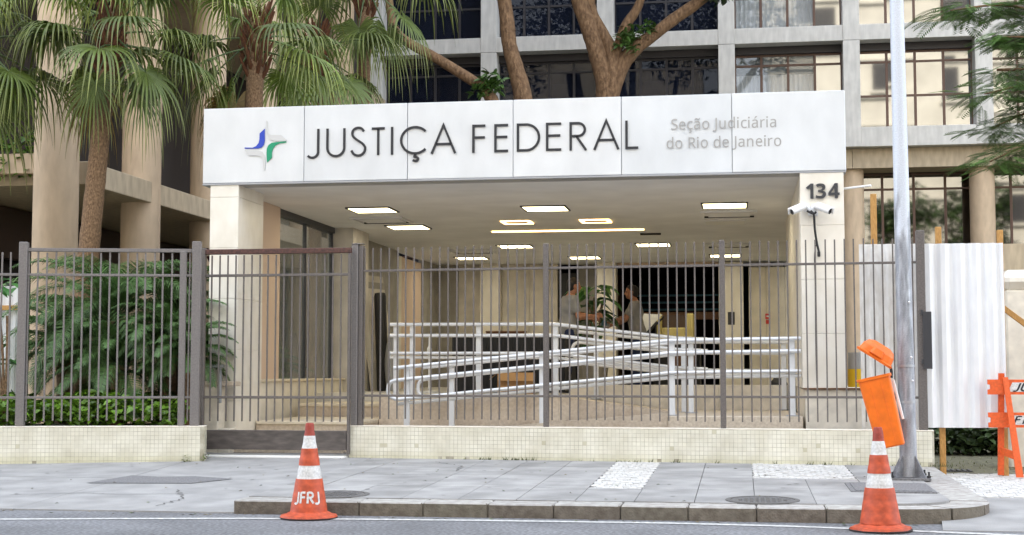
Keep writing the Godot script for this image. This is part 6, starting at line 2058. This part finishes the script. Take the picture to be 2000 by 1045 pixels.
		b = MB.new()
		limb(b, s, [0.06, 0.035, 0.02, 0.01], 8)
		obj("limb", b, mats.bark, t)
		var q := smooth_path(v3(s), 8)
		for k in range(6, q.size()): tips.append(q[k])
	xs = []
	cs = []
	for p in tips:
		for k in 10:
			var g := rng.randf() * TAU
			var d := Vector3(cos(g), rng.randf_range(-0.15, 0.15), sin(g))
			var at: Vector3 = p + d * rng.randf_range(0.0, 0.42) + Vector3(0, rng.randf_range(-0.12, 0.06), 0)
			var bs := Basis.from_euler(Vector3(rng.randf_range(-0.25, 0.25), -g + rng.randf_range(-0.4, 0.4), rng.randf_range(-0.5, 0.05))).scaled(Vector3.ONE * rng.randf_range(0.75, 1.2))
			xs.append(Transform3D(bs, at))
			var c := rng.randf_range(0.55, 1.35)
			cs.append(Color(0.085 * c, 0.165 * c, 0.035 * c))
	multimesh("foliage", feather_leaf(0.34, 11, 0.11, 0.012), mats.leaf, xs, cs, t)

func tuft(t: Node3D, at: Vector3, r: float, n: int, tone := 1.0) -> void:
	var xs := []
	var cs := []
	for k in n:
		var d := Vector3(rng.randfn(), rng.randfn(), rng.randfn()).normalized() * r * pow(rng.randf(), 0.5)
		var bs := Basis.from_euler(Vector3(rng.randf_range(-0.6, 0.6), rng.randf() * TAU, rng.randf_range(-0.6, 0.9)))
		xs.append(Transform3D(bs, at + d))
		var c := rng.randf_range(0.5, 1.3) * tone
		cs.append(Color(0.055 * c, 0.115 * c, 0.022 * c))
	multimesh("leaf_tuft", leaf_bit(0.22, 0.05), mats.leaf_gloss, xs, cs, t)

func crown(t: Node3D, centres: Array, r: float, n: int, big: bool) -> void:
	var xs := []
	var cs := []
	for c0 in centres:
		for k in n:
			var d := Vector3(rng.randfn(), rng.randfn() * 0.7, rng.randfn()).normalized() * r * pow(rng.randf(), 0.4)
			var bs := Basis.from_euler(Vector3(rng.randf_range(-0.6, 0.6), rng.randf() * TAU, rng.randf_range(-0.6, 0.9)))
			xs.append(Transform3D(bs, c0 + d))
			var c := rng.randf_range(0.5, 1.3)
			cs.append(Color(0.05 * c, 0.10 * c, 0.022 * c))
	multimesh("crown", leaf_bit(0.42, 0.10) if big else leaf_bit(0.26, 0.06), mats.leaf_gloss, xs, cs, t)

# ---------------------------------------------------------------- people
# bones: [a, b, ra, rb]; smooth union meshed as surface nets
func body_mesh(bones: Array, cell: float, k: float, cuts: Array, out: MB) -> void:
	var lo := Vector3(1e9, 1e9, 1e9)
	var hi := -lo
	for s in bones:
		for e in 2:
			var p: Vector3 = s[e]
			var r: float = s[2 + e] + 2.5 * cell + k * 0.3
			lo = lo.min(p - Vector3(r, r, r))
			hi = hi.max(p + Vector3(r, r, r))
	var nx := int((hi.x - lo.x) / cell) + 2; var ny := int((hi.y - lo.y) / cell) + 2; var nz := int((hi.z - lo.z) / cell) + 2
	var f := PackedFloat32Array()
	f.resize(nx * ny * nz)
	f.fill(1.0)
	for s in bones:
		var a: Vector3 = s[0]; var b: Vector3 = s[1]; var ra: float = s[2]; var rb: float = s[3]
		var m := maxf(ra, rb) + 2.5 * cell + k
		var p0 := ((a.min(b) - Vector3(m, m, m) - lo) / cell).floor().max(Vector3.ZERO)
		var p1 := ((a.max(b) + Vector3(m, m, m) - lo) / cell).ceil()
		var ab := b - a
		var ll := maxf(ab.length_squared(), 1e-9)
		for z in range(int(p0.z), mini(nz, int(p1.z) + 1)):
			for y in range(int(p0.y), mini(ny, int(p1.y) + 1)):
				var at := (z * ny + y) * nx
				for x in range(int(p0.x), mini(nx, int(p1.x) + 1)):
					var p := lo + Vector3(x, y, z) * cell
					var t := clampf((p - a).dot(ab) / ll, 0.0, 1.0)
					var d := (p - a - ab * t).length() - lerpf(ra, rb, t)
					var o := f[at + x]
					var h := maxf(k - absf(o - d), 0.0) / k
					f[at + x] = minf(o, d) - h * h * k * 0.25
	for c in cuts:
		# [normal, offset]: keep where normal . p <= offset
		for z in nz:
			for y in ny:
				for x in nx:
					var d: float = (lo + Vector3(x, y, z) * cell).dot(c[0]) - c[1]
					var at := (z * ny + y) * nx + x
					if d > f[at]: f[at] = d
	var vert := {}
	var pos := []
	var st := [1, nx, nx * ny]
	for z in nz - 1:
		for y in ny - 1:
			for x in nx - 1:
				var at := (z * ny + y) * nx + x
				var neg := 0
				for c in 8:
					if f[at + (c & 1) + ((c >> 1) & 1) * nx + (c >> 2) * st[2]] < 0.0: neg += 1
				if neg == 0 or neg == 8: continue
				var sum := Vector3.ZERO
				var cnt := 0
				for c in 8:
					for ax in 3:
						if c & (1 << ax): continue
						var c2 := c | (1 << ax)
						var v0 := f[at + (c & 1) + ((c >> 1) & 1) * nx + (c >> 2) * st[2]]
						var v1 := f[at + (c2 & 1) + ((c2 >> 1) & 1) * nx + (c2 >> 2) * st[2]]
						if (v0 < 0.0) == (v1 < 0.0): continue
						var q := Vector3(c & 1, (c >> 1) & 1, c >> 2)
						q[ax] += v0 / (v0 - v1)
						sum += q
						cnt += 1
				vert[at] = pos.size()
				pos.append(lo + (Vector3(x, y, z) + sum / cnt) * cell)
	var nor := []
	nor.resize(pos.size())
	nor.fill(Vector3.ZERO)
	var quads := []
	for at in vert:
		var x: int = at % nx; var y: int = (at / nx) % ny; var z: int = at / (nx * ny)
		for ax in 3:
			var o1: int = st[(ax + 1) % 3]; var o2: int = st[(ax + 2) % 3]
			var g := [x, y, z]
			if g[(ax + 1) % 3] == 0 or g[(ax + 2) % 3] == 0: continue
			var v0 := f[at]; var v1 := f[at + st[ax]]
			if (v0 < 0.0) == (v1 < 0.0): continue
			if not (vert.has(at - o1) and vert.has(at - o2) and vert.has(at - o1 - o2)): continue
			var q := [vert[at], vert[at - o1], vert[at - o1 - o2], vert[at - o2]]
			if v0 >= 0.0: q.reverse()
			quads.append(q)
			var n: Vector3 = (pos[q[2]] - pos[q[0]]).cross(pos[q[3]] - pos[q[1]])
			for i in q: nor[i] += n
	for q in quads:
		out.squad(pos[q[0]], pos[q[1]], pos[q[2]], pos[q[3]], nor[q[0]], nor[q[1]], nor[q[2]], nor[q[3]])

func hand_bones(wrist: Vector3, dir: Vector3, palm_n: Vector3, thumb_side: float, curl: float) -> Array:
	dir = dir.normalized()
	var side := dir.cross(palm_n).normalized() * thumb_side
	var pn := side.cross(dir).normalized() * thumb_side
	var o := [[wrist, wrist + dir * 0.05, 0.026, 0.030], [wrist + dir * 0.05 - side * 0.018, wrist + dir * 0.085 - side * 0.022, 0.022, 0.016], [wrist + dir * 0.05 + side * 0.018, wrist + dir * 0.088 + side * 0.020, 0.022, 0.016]]
	var L := [0.068, 0.078, 0.072, 0.058]
	for i in 4:
		var base := wrist + dir * (0.088 if i != 3 else 0.080) + side * (0.030 - 0.02 * i)
		var d1 := (dir + pn * curl * 0.5).normalized()
		var d2 := (dir + pn * curl * 1.4).normalized()
		var d3 := (dir * 0.5 + pn * curl * 2.2).normalized()
		var p1: Vector3 = base + d1 * L[i] * 0.45
		var p2: Vector3 = p1 + d2 * L[i] * 0.32
		o.append([base, p1, 0.0095, 0.0088])
		o.append([p1, p2, 0.0088, 0.0080])
		o.append([p2, p2 + d3 * L[i] * 0.25, 0.0080, 0.0070])
	var tb := wrist + dir * 0.03 + side * 0.028
	var t1 := tb + (dir * 0.6 + side * 0.8).normalized() * 0.04
	o.append([tb, t1, 0.013, 0.0105])
	o.append([t1, t1 + (dir * 0.9 + side * 0.25 + pn * 0.4).normalized() * 0.032, 0.0105, 0.008])
	return o

func person(label: String, at: Vector3, turn: float, lean: float, hands: Array, sd: int) -> void:
	# local frame: faces +z
	var t := thing("person", label, "person", at, turn)
	var S := func(y: float, x := 0.0, z := 0.0) -> Vector3:
		var k := maxf(0.0, y - 0.95)
		return Vector3(x, 0.95 + k * cos(lean) if y > 0.95 else y, z + k * sin(lean))
	var legs := []
	var arms := []
	var upper := []
	var hb := []
	for s in [-1.0, 1.0]:
		var hip := Vector3(0.095 * s, 0.92, 0)
		var knee := Vector3(0.105 * s, 0.50, 0.03 + 0.03 * s)
		var ank := Vector3(0.11 * s, 0.09, -0.01 + 0.04 * s)
		legs.append([hip, knee, 0.088, 0.060])
		legs.append([knee, knee.lerp(ank, 0.35) + Vector3(0, 0, -0.015), 0.058, 0.056])
		legs.append([knee.lerp(ank, 0.35) + Vector3(0, 0, -0.015), ank, 0.054, 0.038])
		var sh: Vector3 = S.call(1.42, 0.175 * s)
		var w: Vector3 = hands[0 if s < 0 else 1]
		var mid := (sh + w) / 2.0
		var half := (w - sh).length() / 2.0
		var off := sqrt(maxf(0.0004, 0.285 * 0.285 - half * half))
		var pole := Vector3(0.45 * s, -1.0, -0.35)
		var ax := (w - sh).normalized()
		var el := mid + (pole - ax * pole.dot(ax)).normalized() * off
		upper.append([sh, el, 0.052, 0.041])
		arms.append([el, el.lerp(w, 0.3), 0.041, 0.040])
		arms.append([el.lerp(w, 0.3), w, 0.040, 0.026])
		hb += hand_bones(w, (w - el).normalized() + Vector3(0, 0.1, 0.2), Vector3(-s, -0.25, 0), s, 0.55)
	var torso := [[Vector3(0.055, 0.97, 0), Vector3(-0.055, 0.97, 0), 0.115, 0.115], [S.call(1.0, 0.05), S.call(1.0, -0.05), 0.112, 0.112], [S.call(1.12, 0.045, 0.01), S.call(1.12, -0.045, 0.01), 0.108, 0.108], [S.call(1.28, 0.075), S.call(1.28, -0.075), 0.112, 0.112], [S.call(1.40, 0.11, -0.01), S.call(1.40, -0.11, -0.01), 0.085, 0.085], [S.call(1.41, 0.17), S.call(1.41, -0.17), 0.058, 0.058]]
	var neck := [[S.call(1.42, 0, -0.01), S.call(1.54, 0, 0.012), 0.062, 0.054]]
	var body := MB.new()
	body_mesh(torso + neck + legs + upper + arms, 0.016, 0.045, [], body)
	body_mesh(hb, 0.0055, 0.010, [], body)
	# head on its own finer grid
	var hc: Vector3 = S.call(1.625, 0, 0.035)
	var head := [[hc + Vector3(0, 0.015, -0.02), hc + Vector3(0, 0.03, 0.005), 0.082, 0.080], [hc + Vector3(0, -0.03, 0.02), hc + Vector3(0, -0.075, 0.048), 0.062, 0.036], [hc + Vector3(0.02, -0.05, 0.05), hc + Vector3(-0.02, -0.05, 0.05), 0.03, 0.03], [hc + Vector3(0, 0.012, 0.083), hc + Vector3(0, -0.028, 0.102), 0.011, 0.015], [hc + Vector3(0.035, 0.028, 0.070), hc + Vector3(-0.035, 0.028, 0.070), 0.014, 0.014], [hc + Vector3(0.018, -0.056, 0.083), hc + Vector3(-0.018, -0.056, 0.083), 0.008, 0.008],
		[hc + Vector3(0.078, 0.01, -0.01), hc + Vector3(0.082, -0.03, -0.005), 0.014, 0.009], [hc + Vector3(-0.078, 0.01, -0.01), hc + Vector3(-0.082, -0.03, -0.005), 0.014, 0.009], [S.call(1.50, 0, 0.0), hc + Vector3(0, -0.06, -0.01), 0.055, 0.058]]
	body_mesh(head, 0.0075, 0.018, [], body)
	obj("body", body, mats.skin, t)
	for s in [-1.0, 1.0]:
		var e := MB.new()
		e.lathe([Vector2(0, -0.009), Vector2(0.006, -0.007), Vector2(0.009, 0), Vector2(0.006, 0.007), Vector2(0, 0.009)], 10)
		var eye := obj("eye", e, mats.black, t)
		eye.position = hc + Vector3(0.033 * s, 0.008, 0.077)
	var hair := MB.new()
	body_mesh([[hc + Vector3(0, 0.035, -0.03), hc + Vector3(0, 0.048, -0.005), 0.086, 0.082], [hc + Vector3(0, -0.02, -0.05), hc + Vector3(0, 0.03, -0.03), 0.072, 0.086]], 0.0085, 0.02, [[Vector3(0, -0.6, 0.8).normalized(), (hc + Vector3(0, 0.045, 0.055)).dot(Vector3(0, -0.6, 0.8).normalized())]], hair)
	obj("hair", hair, mats.hair, t)
	var infl := func(list: Array, d: float) -> Array:
		var o := []
		for q in list: o.append([q[0], q[1], q[2] + d, q[3] + d])
		return o
	var sleeves := []
	for q in upper: sleeves.append([q[0], (q[0] as Vector3).lerp(q[1], 0.62), q[2] + 0.018, q[3] + 0.026])
	var shirt := MB.new()
	body_mesh(infl.call(torso, 0.018) + sleeves + [[Vector3(0.05, 0.90, 0), Vector3(-0.05, 0.90, 0), 0.135, 0.135]], 0.015, 0.04, [[Vector3(0, -1, 0), -0.87], [Vector3(0, 1, 0), (S.call(1.475) as Vector3).y]], shirt)
	obj("shirt", shirt, mats.shirt, t)
	var tr := MB.new()
	body_mesh(infl.call(legs, 0.016) + [[Vector3(0.06, 0.95, 0), Vector3(-0.06, 0.95, 0), 0.122, 0.122]], 0.016, 0.03, [[Vector3(0, -1, 0), -0.06], [Vector3(0, 1, 0), 1.0]], tr)
	obj("trousers", tr, mats.jeans, t)
	for s in [-1.0, 1.0]:
		var sh := MB.new()
		body_mesh([[Vector3(0.11 * s, 0.045, -0.03 + 0.04 * s), Vector3(0.115 * s, 0.04, 0.14 + 0.04 * s), 0.045, 0.04], [Vector3(0.11 * s, 0.09, -0.01 + 0.04 * s), Vector3(0.11 * s, 0.05, 0.0 + 0.04 * s), 0.048, 0.048]], 0.012, 0.02, [[Vector3(0, -1, 0), -0.001]], sh)
		obj("shoe", sh, mats.black, t)

func build_people() -> void:
	person("person in grey T-shirt and dark jeans, back turned, standing before the pot plant", Vector3(-2.62, 0.862, -22.0), 1.95, 0.13, [Vector3(-0.17, 1.16, 0.40), Vector3(0.16, 1.13, 0.42)], 1)
	person("person in grey T-shirt seen side on, arms stretched towards the pot plant", Vector3(-1.68, 0.862, -24.0), -1.45, 0.10, [Vector3(-0.13, 1.07, 0.46), Vector3(0.12, 1.12, 0.48)], 2)
	var t := thing("hand_device", "small pale device held between the two men", "device", Vector3(-2.2, 1.90, -23.85))
	bx("case", Vector3(-0.09, 0, -0.05), Vector3(0.07, 0.16, 0.05), mats.sign_edge, t, 0.02)
	bx("screen", Vector3(-0.06, 0.03, 0.051), Vector3(0.03, 0.13, 0.054), mats.teal, t, 0.001)

# ---------------------------------------------------------------- all of it
func _ready() -> void:
	var cam := Camera3D.new()
	cam.name = "camera"
	add_child(cam)
	cam.position = Vector3(0, 1.16, 0)
	cam.rotation = Vector3(deg_to_rad(4.14), deg_to_rad(8.94), 0)
	cam.fov = rad_to_deg(2.0 * atan(522.5 / 2840.0))
	cam.near = 0.1
	cam.far = 900.0
	cam.current = true
	var we := WorldEnvironment.new()
	we.name = "environment"
	var env := Environment.new()
	env.background_mode = Environment.BG_SKY
	var sky := Sky.new()
	var sm := ProceduralSkyMaterial.new()
	sm.sky_top_color = Color(0.775, 0.805, 0.855)
	sm.sky_horizon_color = Color(0.86, 0.89, 0.93)
	sm.sky_curve = 0.16
	sm.ground_bottom_color = Color(0.25, 0.25, 0.25)
	sm.ground_horizon_color = Color(0.55, 0.56, 0.58)
	sm.sky_energy_multiplier = 1.15
	sm.sun_angle_max = 12.0
	sky.sky_material = sm
	env.sky = sky
	env.tonemap_mode = Environment.TONE_MAPPER_LINEAR
	env.tonemap_exposure = 3.3
	env.sdfgi_enabled = true
	env.ssao_enabled = true
	env.ssil_enabled = true
	we.environment = env
	add_child(we)
	var sun := DirectionalLight3D.new()
	sun.name = "sun"
	sun.light_energy = 1.6
	sun.light_color = Color(1.0, 0.95, 0.86)
	sun.light_angular_distance = 0.5
	sun.shadow_enabled = true
	add_child(sun)
	sun.basis = Basis.looking_at(Vector3(0.10, -0.60, 0.79).normalized())

	rng.seed = 20240607
	make_mats()
	build_ground()
	build_tower()
	build_wing()
	build_opposite()
	build_lobby()
	build_ramp()
	build_walls()
	build_sign()
	build_lights()
	build_hoarding()
	build_lamp_post()
	build_bin()
	build_cone(Vector3(-3.425, 0.002, -11.33), "orange and white traffic cone painted JFRJ, at the dropped kerb", true, 0.29, 0.0, 0.3)
	build_cone(Vector3(1.0, 0.002, -11.1), "orange and white faceted traffic cone in the road before the litter bin", false, 0.1, 0.01, 2.0)
	build_barrier()
	build_left_things()
	build_hall_things()
	build_people()
	build_plants()
